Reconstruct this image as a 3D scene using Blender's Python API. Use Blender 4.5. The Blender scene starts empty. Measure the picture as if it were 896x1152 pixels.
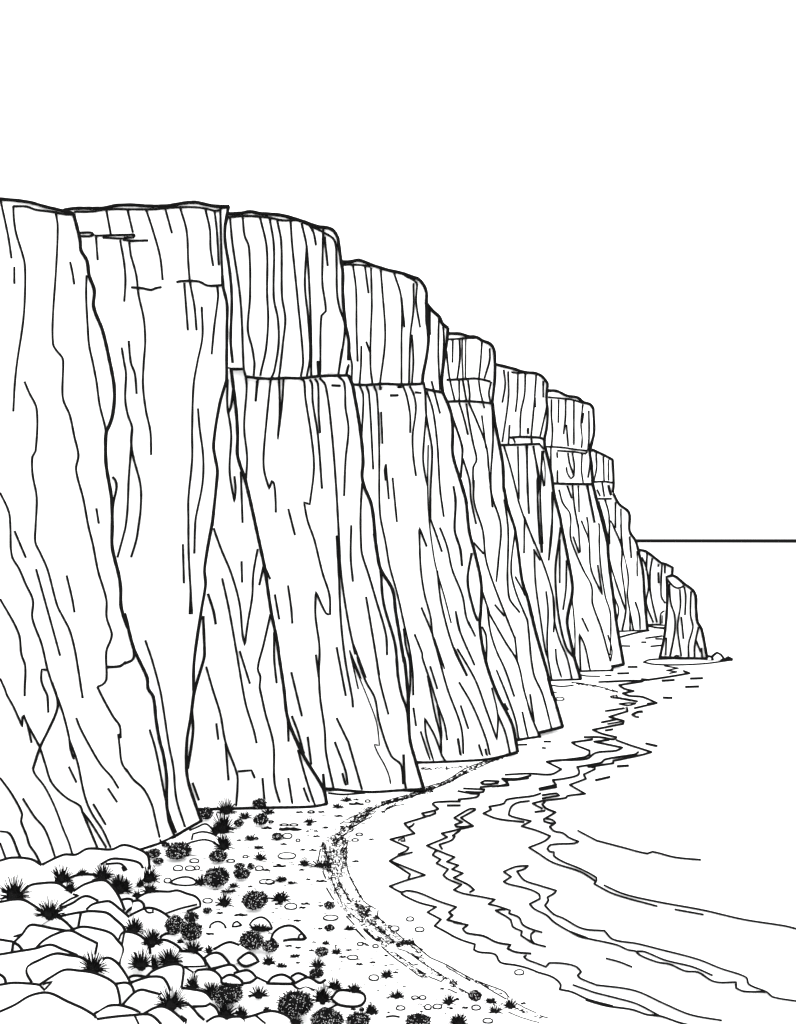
import bpy, bmesh, math, random
from mathutils import Vector
from mathutils.geometry import delaunay_2d_cdt

random.seed(7)
scene = bpy.context.scene
COL = scene.collection

# ------------------------------------------------------------------ camera
F, CX, HY, EYE = 1000.0, 448.0, 606.3, 10.0      # focal length in picture units, centre, horizon, eye height (m)
CAM = Vector((0, 0, EYE))
cd = bpy.data.cameras.new('camera')
cam = bpy.data.objects.new('camera', cd)
COL.objects.link(cam)
cam.location = CAM
cam.rotation_euler = (math.radians(90), 0, 0)
cd.sensor_fit = 'HORIZONTAL'
cd.sensor_width = 36
cd.lens = 36 * F / 896
cd.shift_y = (HY - 576) / 896
cd.clip_start = 0.1
cd.clip_end = 200000
scene.camera = cam


def ray(x, y):
    return Vector(((x - CX) / F, 1.0, -(y - HY) / F))


def ground(x, y, z=0.0):
    t = (EYE - z) * F / max(y - HY, 0.5)
    return CAM + ray(x, y) * t


def gdepth(y):
    return EYE * F / (y - HY)


# ------------------------------------------------------------------ measured outlines
SC = 896 / 150
LW = 1.27      # line width factor
S2 = 896 / 120
TILE = dict(a=(0, 216, SC), b=(140, 216, SC), c=(0, 400, SC), d=(140, 400, SC), e=(0, 584, SC), f=(140, 584, SC),
            g=(0, 768, SC), h=(140, 768, SC), i=(250, 226, SC), j=(370, 276, SC), k=(250, 410, SC), l=(380, 420, SC),
            m=(250, 594, SC), n=(380, 600, SC), o=(250, 740, SC), p=(360, 740, SC), q=(470, 360, SC), r=(590, 420, SC),
            s=(490, 540, SC), t=(590, 590, SC), u=(480, 680, SC), v=(700, 590, SC), w=(560, 730, SC), x=(690, 740, SC),
            A=(0, 930, SC), B=(0, 1032, SC), C=(110, 890, SC), D=(110, 1000, S2), E=(200, 890, S2), F=(200, 1000, S2),
            G=(300, 880, S2), H=(300, 1000, S2), I=(340, 880, 5.6), J=(400, 1000, S2), K=(500, 1000, S2),
            L=(430, 840, SC), M=(540, 860, SC), N=(540, 980, SC), O=(640, 900, 3.5), P=(600, 760, SC), Z=(0, 0, 1))


def pts(txt):
    out = []
    t = TILE['Z']
    for w in txt.replace('|', ' ').split():
        if ':' in w:
            k, w = w.split(':')
            t = TILE[k]
        x, y = w.split(',')
        out.append((t[0] + float(x) / t[2], t[1] + float(y) / t[2]))
    return out


def lines(txt):
    """one stroke per line; an optional leading  w=2.8  sets its width"""
    out = []
    tile = None
    for ln in txt.strip().splitlines():
        for part in ln.split(';'):
            part = part.strip()
            if not part:
                continue
            wd = None
            if part.startswith('w='):
                a, part = part.split(' ', 1)
                wd = float(a[2:])
            if part[1] == ':':
                tile = part[0]
            else:
                part = tile + ':' + part
            P = pts(part)
            last = [c for c in part if c.isalpha()][-1]
            tile = last
            out.append((P, wd))
    return out


def smooth(P, step=5.0, closed=False):
    """Catmull-Rom through the points (corners sharper than 75 degrees stay sharp)"""
    P = [p for k, p in enumerate(P) if k == 0 or (abs(p[0] - P[k - 1][0]) + abs(p[1] - P[k - 1][1])) > 0.15]
    n = len(P)
    if n < 3:
        if n == 2:
            L = math.dist(P[0], P[1])
            m = max(1, int(L / step))
            return [(P[0][0] + (P[1][0] - P[0][0]) * q / m, P[0][1] + (P[1][1] - P[0][1]) * q / m) for q in range(m + 1)]
        return P
    out = []
    rng = n if closed else n - 1

    def sharp(k):
        if not closed and (k <= 0 or k >= n - 1):
            return True
        a, b, c = P[(k - 1) % n], P[k % n], P[(k + 1) % n]
        u = (b[0] - a[0], b[1] - a[1]); w = (c[0] - b[0], c[1] - b[1])
        du = math.hypot(*u); dw = math.hypot(*w)
        return (u[0] * w[0] + u[1] * w[1]) / max(du * dw, 1e-9) < 0.45
    for k in range(rng):
        p1, p2 = P[k % n], P[(k + 1) % n]
        p0 = p1 if sharp(k) else P[(k - 1) % n]
        p3 = p2 if sharp(k + 1) else P[(k + 2) % n]
        L = math.dist(p1, p2)
        m = max(1, int(math.ceil(L / step)))
        # centripetal-ish tangents limited by the segment length
        def tan(a, b, c):
            v = (c[0] - a[0], c[1] - a[1]); lv = math.hypot(*v)
            if lv < 1e-9:
                return (0, 0)
            return (v[0] / lv * L, v[1] / lv * L)
        t1 = tan(p0, p1, p2); t2 = tan(p1, p2, p3)
        for q in range(m):
            s = q / m
            h1 = 2 * s ** 3 - 3 * s * s + 1; h2 = s ** 3 - 2 * s * s + s
            h3 = -2 * s ** 3 + 3 * s * s; h4 = s ** 3 - s * s
            out.append((h1 * p1[0] + h2 * t1[0] + h3 * p2[0] + h4 * t2[0], h1 * p1[1] + h2 * t1[1] + h3 * p2[1] + h4 * t2[1]))
    if not closed:
        out.append(P[-1])
    return out


def inside(p, poly):
    x, y = p
    c = False
    n = len(poly)
    for k in range(n):
        x1, y1 = poly[k]; x2, y2 = poly[k - 1]
        if (y1 > y) != (y2 > y) and x < (x2 - x1) * (y - y1) / (y2 - y1) + x1:
            c = not c
    return c


def edge_dist(p, poly):
    best = 1e9
    n = len(poly)
    for k in range(n):
        ax, ay = poly[k - 1]; bx, by = poly[k]
        dx, dy = bx - ax, by - ay
        L = dx * dx + dy * dy
        t = 0 if L == 0 else max(0, min(1, ((p[0] - ax) * dx + (p[1] - ay) * dy) / L))
        best = min(best, math.hypot(p[0] - ax - t * dx, p[1] - ay - t * dy))
    return best


# ------------------------------------------------------------------ materials
def material(name, rgb, rgb2=None, scale=3.0):
    m = bpy.data.materials.new(name)
    m.use_nodes = True
    nt = m.node_tree
    b = nt.nodes['Principled BSDF']
    b.inputs['Roughness'].default_value = 1.0
    b.inputs['Specular IOR Level'].default_value = 0.0
    b.inputs['Base Color'].default_value = (*rgb, 1)
    if rgb2:
        no = nt.nodes.new('ShaderNodeTexNoise'); no.inputs['Scale'].default_value = scale
        no.inputs['Detail'].default_value = 6
        tc = nt.nodes.new('ShaderNodeTexCoord')
        rp = nt.nodes.new('ShaderNodeValToRGB')
        rp.color_ramp.elements[0].color = (*rgb, 1); rp.color_ramp.elements[1].color = (*rgb2, 1)
        nt.links.new(tc.outputs['Object'], no.inputs['Vector'])
        nt.links.new(no.outputs['Fac'], rp.inputs['Fac'])
        nt.links.new(rp.outputs['Color'], b.inputs['Base Color'])
    return m


M_ROCK = material('white_chalk_rock', (0.84, 0.84, 0.84), (0.88, 0.88, 0.88), 0.8)
M_BOULDER = material('white_boulder', (0.84, 0.84, 0.84), (0.88, 0.88, 0.88), 2.0)
M_SAND = material('white_sand', (0.84, 0.84, 0.84), (0.88, 0.88, 0.88), 5.0)
M_SEA = material('white_water', (0.84, 0.84, 0.84), (0.88, 0.88, 0.88), 0.3)
M_INK = material('black_line', (0.005, 0.005, 0.005))
M_LEAF = material('black_leaf', (0.004, 0.004, 0.004), (0.007, 0.007, 0.007), 20)


# ------------------------------------------------------------------ mesh collector
class MB:
    def __init__(self):
        self.v = []; self.f = []; self.m = []

    def tube(self, path, rad, sides=6, mat=1, close=False):
        """PATH: 3-D points, RAD: a radius per point"""
        n = len(path)
        if n < 2:
            return
        b0 = len(self.v)
        up = None
        for k in range(n):
            a = path[k - 1] if (k > 0 or close) else path[k]
            c = path[(k + 1) % n] if (k < n - 1 or close) else path[k]
            d = (c - a)
            if d.length < 1e-9:
                d = Vector((0, 0, 1))
            d.normalize()
            ref = Vector((0, 1, 0)) if abs(d.y) < 0.9 else Vector((1, 0, 0))
            if up is None:
                up = ref
            e1 = d.cross(up)
            if e1.length < 1e-3:
                e1 = d.cross(ref)
            e1.normalize()
            e2 = e1.cross(d); e2.normalize()
            up = e2
            # mitre keeps the width in tight bends
            for s in range(sides):
                t = 2 * math.pi * s / sides
                self.v.append(path[k] + (e1 * math.cos(t) + e2 * math.sin(t)) * rad[k])
        for k in range(n if close else n - 1):
            k2 = (k + 1) % n
            for s in range(sides):
                s2 = (s + 1) % sides
                self.f.append((b0 + k * sides + s, b0 + k * sides + s2, b0 + k2 * sides + s2, b0 + k2 * sides + s)); self.m.append(mat)
        if not close:
            self.f.append(tuple(b0 + s for s in range(sides))[::-1]); self.m.append(mat)
            self.f.append(tuple(b0 + (n - 1) * sides + s for s in range(sides))); self.m.append(mat)

    def face(self, vs, mat=0):
        b = len(self.v)
        self.v += vs
        self.f.append(tuple(range(b, b + len(vs)))); self.m.append(mat)

    def ellipsoid(self, c, rx, ry, rz, seg=10, rings=6, mat=1, wob=0.0, rnd=random):
        b = len(self.v)
        for a in range(rings + 1):
            th = math.pi * a / rings
            for s in range(seg):
                ph = 2 * math.pi * s / seg
                k = 1 + wob * (rnd.random() - 0.5)
                self.v.append(Vector((c[0] + rx * k * math.sin(th) * math.cos(ph), c[1] + ry * k * math.sin(th) * math.sin(ph), c[2] + rz * k * math.cos(th))))
        for a in range(rings):
            for s in range(seg):
                s2 = (s + 1) % seg
                self.f.append((b + a * seg + s, b + (a + 1) * seg + s, b + (a + 1) * seg + s2, b + a * seg + s2)); self.m.append(mat)

    def build(self, name, mats, base=Vector((0, 0, 0)), parent=None):
        me = bpy.data.meshes.new(name)
        me.from_pydata([tuple(p - base) for p in self.v], [], self.f)
        for m in mats:
            me.materials.append(m)
        me.polygons.foreach_set('material_index', self.m)
        me.update()
        o = bpy.data.objects.new(name, me)
        COL.objects.link(o)
        if parent:
            o.parent = parent
        else:
            o.location = base
        return o


def tag(o, label=None, cat=None, group=None, kind=None):
    if label: o['label'] = label
    if cat: o['category'] = cat
    if group: o['group'] = group
    if kind: o['kind'] = kind
    return o


# ------------------------------------------------------------------ cliffs
class Plane:
    """a leaning rock plane given by the foot of its face (two picture points with ground depth)"""
    def __init__(self, x1, Y1, x2, Y2, lean, off=0.0, seed=0.0, amp=0.12):
        p1 = Vector(((x1 - CX) / F * Y1, Y1, 0)); p2 = Vector(((x2 - CX) / F * Y2, Y2, 0))
        self.n = (p2 - p1).cross(Vector((0, lean, 1)))
        self.p = p1
        self.off = off; self.seed = seed; self.amp = amp

    def depth(self, x, y):
        d = ray(x, y)
        t = self.n.dot(self.p - CAM) / self.n.dot(d)
        s = self.seed
        k = 40.0 / t
        rel = math.sin(x * 0.13 / k + s) + 0.7 * math.sin(x * 0.051 / k + y * 0.012 / k + 2 * s)
        dp = t - self.off - self.amp * (rel + 1.7)
        if y > HY + 8:
            dp = min(dp, gdepth(y) - 0.03)
        return dp

    def at(self, x, y, near=0.0):
        return CAM + ray(x, y) * (self.depth(x, y) - near)


def solid(mb, poly, pl, D, shrink=0.0, spacing=7.0):
    """front face of the rock over POLY, walls and back: one closed body"""
    P = [Vector(p) for p in smooth(poly, spacing, closed=True)]
    n = len(P)
    xs = [p.x for p in P]; ys = [p.y for p in P]
    pp = [tuple(p) for p in P]
    rnd = random.Random(int(xs[0] * 7 + ys[0]))
    inner = []
    y = min(ys) + spacing / 2
    while y < max(ys):
        x = min(xs) + spacing / 2
        while x < max(xs):
            q = (x + rnd.uniform(-.25, .25) * spacing, y + rnd.uniform(-.25, .25) * spacing)
            if inside(q, pp) and edge_dist(q, pp) > spacing * 0.45:
                inner.append(Vector(q))
            x += spacing
        y += spacing
    vs, es, fs, *_ = delaunay_2d_cdt(P + inner, [(k, (k + 1) % n) for k in range(n)], [], 0, 1e-4)
    tri = []
    for f in fs:
        cxy = (sum(vs[k].x for k in f) / len(f), sum(vs[k].y for k in f) / len(f))
        if inside(cxy, pp):
            tri.append(tuple(f))
    front = [pl.at(q.x, q.y) for q in vs]
    c = sum(front, Vector()) / len(front)
    back = []
    for q in front:
        w = q + D
        w = w + (c + D - w) * shrink
        w.z = q.z + (c.z - q.z) * shrink
        w.y = max(w.y, q.y + 0.3) if shrink else w.y
        back.append(w)
    b = len(mb.v)
    nv = len(front)
    mb.v += front + back
    cnt = {}
    for f in tri:
        mb.f.append(tuple(b + k for k in f)); mb.m.append(0)
        mb.f.append(tuple(b + nv + k for k in reversed(f))); mb.m.append(0)
        for k in range(len(f)):
            e = (f[k], f[(k + 1) % len(f)])
            if (e[1], e[0]) in cnt:
                cnt.pop((e[1], e[0]))
            else:
                cnt[e] = 1
    for (p, q) in cnt:
        mb.f.append((b + q, b + p, b + nv + p, b + nv + q)); mb.m.append(0)


CL = {}    # piece name -> dict(poly, plane, mb, owner)
OWN = []   # the cliff things in order


# how each buttress runs back inland (sideways metres per metre, metres)
RUN = dict(B1=(-.45, 22), B2=(-.28, 22), B3a=(-.23, 10), B3=(-.1, 22), B3c=(-.1, 22), B4=(0.0, 22), B4c=(0.0, 22), B5c=(0.0, 22),
           B6=(.07, 24), B6c=(.07, 24), B7=(.13, 22), B7c=(.13, 22), B8=(.19, 32), B8c=(.19, 32), B9=(.2, 22), B9c=(.2, 22), B10=(0.0, 16))


def piece(key, owner, part, poly, plane, D=Vector((-11, 22, 0)), shrink=0.0):
    if key in RUN:
        D = Vector((RUN[key][0] * RUN[key][1], RUN[key][1], 0))
    CL[key] = dict(key=key, owner=owner, part=part, poly=smooth(pts(poly), 6, True), raw=pts(poly), plane=plane, mb=MB(), D=D, shrink=shrink)
    if owner not in OWN:
        OWN.append(owner)


LN = 0.12
plB1 = Plane(0, 26.4, 200, 30.1, LN, seed=1.0)
plB2 = Plane(100, 31.7, 226, 31.7, LN, seed=2.0)
plB3a = Plane(215, 33.1, 368, 33.5, LN, seed=3.0, amp=0.09)
plB3 = Plane(365, 35.5, 476, 35.5, LN, seed=4.0)
plB3c = Plane(365, 35.5, 476, 35.5, LN, off=0.2, seed=4.0)
plB4 = Plane(470, 39.8, 582, 41.2, LN, seed=5.0)
plB4c = Plane(470, 39.8, 582, 41.2, LN, off=0.25, seed=5.0)
plB6 = Plane(581, 44.2, 634, 46.2, LN, seed=6.0)
plB6c = Plane(581, 44.2, 634, 46.2, LN, off=0.2, seed=6.0)
plB7 = Plane(620, 63.0, 653, 63.3, LN, seed=7.0)
plB7c = Plane(620, 63.0, 653, 63.3, LN, off=0.3, seed=7.0)
plB8 = Plane(653, 66.9, 702, 69.2, LN, seed=8.0)
plB8c = Plane(653, 66.9, 702, 69.2, LN, off=0.3, seed=8.0)
plB9 = Plane(697, 95.5, 729, 97.5, LN, seed=9.0)
plB9c = Plane(697, 95.5, 729, 97.5, LN, off=0.3, seed=9.0)
plB10 = Plane(728, 102.6, 748, 102.6, LN, seed=10.0)
plST = Plane(742, 74.2, 796, 74.0, 0.08, seed=11.0, amp=0.1)

R1 = 'a:495,145 525,260 540,330 545,390 585,460 600,560 635,660 630,770 690,930 740,1147 c:765,180 770,250 768,320 755,410 735,470 715,515 710,600 715,740 750,960 755,1147 e:755,190 800,380 812,470 815,590 855,725 f:5,640 60,860 110,970 155,1070 h:160,40 195,95 215,260 240,400 262,480 285,640 290,860 345,1010'
piece('B1', 0, 'rock_face', 'a:-60,42 0,45 190,65 300,95 445,130 ' + R1 + ' Z:192,946 155,964 60,987 -10,990', plB1)
T2 = 'a:430,120 500,108 600,107 700,105 780,88 896,85 b:160,92 290,90 400,72 480,67 540,80 610,93 703,95'
R2 = 'b:703,95 690,150 678,230 678,330 700,470 712,560 690,750 690,900 688,1100 d:688,160 640,330 600,600 612,690 626,770 618,880 610,960 590,1147 f:595,0 540,330 546,440 520,600 470,950 465,1147 h:468,60 445,240 420,400 425,640 510,910 517,930'
piece('B2', 1, 'rock_face', T2 + ' ' + R2 + ' h:345,1030 Z:150,948 100,760 70,400 58,240', plB2)
R3a = 'k:60,30 80,180 97,330 105,480 103,600 120,670 160,790 240,1147 m:285,260 330,560 370,760 o:385,0 415,200 440,400 500,560 560,680 680,880 705,985'
piece('B3a', 2, 'rock_face', R3a + ' o:600,1003 300,1010 90,1016 Z:200,913 200,600 236,440 238,414', plB3a, D=Vector((-5, 10, 0)))
T3 = 'i:48,85 130,80 190,70 250,82 400,95 540,135 640,170 720,182 755,205 780,250'
R3 = 'i:780,250 800,400 812,480 812,620 830,830 852,940 850,1070'
LD3 = 'k:35,25 60,30 145,30 158,80 250,92 340,95 430,90 530,92 650,78 850,73'
piece('B3c', 3, 'cap_rock', T3 + ' ' + R3 + ' k:650,78 530,92 430,90 340,95 250,92 158,80 145,30 60,30 Z:236,414 236,245', plB3c)
R3b = 'k:850,73 875,130 895,230 l:140,290 165,480 172,600 165,690 180,760 230,890 258,1147 n:248,0 270,150 290,240 370,380 390,520 420,700 450,880 p:570,0 595,280 605,540 640,680 700,885'
piece('B3', 3, 'rock_face', 'Z:236,414 k:60,30 145,30 158,80 250,92 340,95 430,90 530,92 650,78 ' + R3b + ' p:520,895 330,905 30,880 Z:330,890 250,600', plB3)
T4 = 'j:90,110 150,108 205,98 290,130 400,165 490,185 560,210 610,230 655,300 658,390'
R4 = 'j:658,390 660,500 672,620 660,740 635,870 630,935'
piece('B4c', 4, 'cap_rock', T4 + ' ' + R4 + ' j:490,935 380,930 260,937 155,935 Z:378,432 374,297', plB4c)
T5 = 'j:655,385 700,440 745,480 765,525 803,555'
R5 = 'j:803,555 795,650 775,780 762,900 768,988'
piece('B5c', 4, 'cap_rock', T5 + ' ' + R5 + ' j:650,965 630,930 Z:472,425 476,360', Plane(470, 39.8, 582, 41.2, LN, off=0.05, seed=5.0))
R4b = 'l:710,130 765,270 775,400 775,540 825,720 870,870 s:170,0 205,130 230,350 270,500 310,700 306,900 u:367,40 360,140 385,320 430,480 490,630 575,800 600,910 615,995'
piece('B4', 4, 'rock_face', 'Z:378,432 j:155,935 260,937 380,930 490,935 630,930 650,965 768,988 ' + R4b + ' u:430,1040 250,1055 0,1065 p:655,705 Z:440,862 385,600', plB4)
T6 = 'q:203,90 290,92 345,110 395,113 430,135 490,160 515,200 522,290'
R6 = 'q:522,290 520,400 503,558'
piece('B6c', 5, 'cap_rock', T6 + ' ' + R6 + ' q:420,550 300,545 200,548 Z:495,452 495,378', plB6c)
R6b = 'q:505,558 520,680 555,860 575,980 580,1147 s:463,50 480,150 500,220 535,330 560,500 585,680 620,790 660,950 u:690,0 740,200 810,450 850,620 w:335,180 385,340 440,525'
piece('B6', 5, 'rock_face', 'Z:495,450 q:200,548 300,545 420,550 ' + R6b + ' w:275,565 288,592 125,615 Z:565,836 520,600', plB6)
T7 = 'q:525,297 640,325 720,350 800,358 840,380 875,425'
R7 = 'q:875,425 868,520 875,620 870,720 855,800 857,862'
piece('B7c', 6, 'cap_rock', T7 + ' ' + R7 + ' q:820,832 660,838 560,840 Z:528,502 528,408', plB7c)
R7b = 'r:143,500 185,680 200,800 245,980 t:250,0 290,200 325,400 322,480 300,580 290,660 310,770 340,900 382,1042'
piece('B7', 6, 'rock_face', 'Z:526,500 q:560,840 660,838 820,832 ' + R7b + ' t:165,1052 Z:592,766 555,650', plB7)
T8 = 'r:160,115 220,118 290,150 360,162 400,195 440,205 465,235'
R8 = 'r:465,235 470,400 443,520 455,620 462,744'
piece('B8c', 7, 'cap_rock', T8 + ' ' + R8 + ' r:300,743 200,740 Z:598,545 596,442', plB8c)
R8b = 'r:462,744 500,900 555,1110 t:560,120 575,300 600,480 625,680 670,940'
piece('B8', 7, 'rock_face', 'Z:598,543 r:200,740 300,743 ' + R8b + ' t:590,955 588,985 375,990 Z:634,757 608,640', plB8)
T9 = 'r:465,515 530,545 596,580'
R9 = 'r:596,580 603,740 597,800'
piece('B9c', 8, 'cap_rock', T9 + ' ' + R9 + ' r:588,843 490,843 Z:640,561 640,508', plB9c)
R9b = 'r:597,800 640,880 705,935 710,1060 t:750,110 775,200 800,320 810,480 830,712'
piece('B9', 8, 'rock_face', 'Z:640,561 r:490,843 588,843 ' + R9b + ' t:640,720 Z:664,713 650,640', plB9)
T10 = 'v:110,170 160,180 210,215 265,258 300,268 342,290 338,345'
piece('B10', 9, 'rock_face', T10 + ' Z:758,660 758,705 v:285,682 175,677 Z:704,704 700,640', plB10, D=Vector((-8, 16, 0)))
TST = 'v:255,900 290,720 305,500 300,352 350,345 415,395 490,460 500,570 510,660 535,700 575,905'
piece('ST', 10, 'rock_face', TST, plST, D=Vector((1.35, 4.2, 0)), shrink=0.25)

CLABEL = {
    0: 'tall cliff buttress cut by the picture edge, bulging over the boulder pile',
    1: 'tallest flat-topped cliff buttress with a small double ledge near its rim',
    2: 'low cliff spur without a cap, ending in sand and small shrubs',
    3: 'broad cliff buttress with an unbroken cap, rising behind the low capless spur',
    4: 'cliff buttress with a stepped two-block cap and a wide fluted skirt',
    5: 'cliff buttress whose rounded cap carries two level ledges, above a two-lobed foot',
    6: 'cliff buttress with a sloping cap and a thin boxed ledge beneath it',
    7: 'narrow cliff buttress with a stepped cap and two bands, beside the water',
    8: 'slim cliff buttress tapering in steps down to the sea horizon line',
    9: 'lowest end of the cliff, a dipping wall behind the lone sea stack',
    10: 'lone tapering sea stack with a slanted top, standing on a flat shelf',
}

# outline strokes, owned by a piece
OUTL = [
    ('B1', 3.4, 'a:-60,42 0,45 190,65 300,95 445,130 495,145'),
    ('B1', 3.3, R1.split(' h:195,95')[0]), ('B1', 2.2, 'f:155,1070 h:160,40 195,95 215,260 240,400 262,480 285,640 290,860 345,1010'),
    ('B1', 3.2, 'h:105,1125 240,1080 345,1030'), ('B2', 3.2, 'h:345,1030 420,985 517,930'),
    ('B2', 3.3, T2), ('B2', 2.9, 'b:703,95 690,150 678,230 678,330 700,470 712,560 720,660 722,760 715,1000 728,1147'),
    ('B2', 2.3, 'b:645,120 652,400 658,560'), ('B2', 3.0, 'b:658,560 665,640 690,750 690,900 688,1100 d:688,160'),
    ('B2', 3.0, 'd:688,160 640,330 600,600 612,690 626,770 618,880 610,960 590,1147 f:595,0 540,330 546,440 520,600 470,950 465,1147 h:468,60 445,240 420,400 425,640 510,910 517,930'),
    ('B3a', 3.2, R3a), ('B3a', 3.2, 'o:705,985 600,1003 300,1010 90,1016 Z:215,911'),
    ('B3c', 3.3, T3), ('B3c', 3.2, R3), ('B3c', 2.8, LD3), ('B3', 3.2, R3b), ('B3', 3.2, 'p:700,885 520,895 330,905 30,880'),
    ('B4c', 3.3, T4), ('B4c', 3.0, R4), ('B5c', 3.2, T5), ('B5c', 2.9, R5),
    ('B4c', 2.7, 'j:155,935 260,937 380,930 490,935 625,930'), ('B5c', 2.7, 'j:650,965 768,988'),
    ('B4', 3.0, R4b), ('B4', 3.1, 'u:615,995 430,1040 250,1055 0,1065 p:655,705'),
    ('B6c', 3.2, T6), ('B6c', 2.8, R6), ('B6c', 2.6, 'q:200,548 300,545 420,550 500,560'), ('B6', 3.0, R6b),
    ('B6', 3.0, 'w:440,525 275,565 288,592 125,615'),
    ('B7c', 3.0, T7), ('B7c', 2.6, R7), ('B7c', 2.4, 'q:560,840 660,838 820,832'), ('B7', 2.9, R7b), ('B7', 2.9, 't:382,1045 165,1052'),
    ('B8c', 2.9, T8), ('B8c', 2.7, R8), ('B8c', 2.5, 'r:200,740 300,743 460,745'), ('B8', 2.8, R8b), ('B8', 2.9, 't:670,942 592,955 590,985 375,990'),
    ('B9c', 2.6, T9), ('B9c', 2.4, R9), ('B9', 2.6, R9b), ('B9', 2.4, 't:830,714 640,722'),
    ('B10', 2.6, T10), ('B10', 2.4, 'v:285,682 230,676 175,677'),
    ('ST', 2.7, TST), ('ST', 3.6, 'v:250,897 400,903 580,907 745,914'), ('ST', 1.5, 'v:350,892 365,880 385,885'), ('ST', 1.5, 'v:640,905 655,888 668,905'),
]

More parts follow.
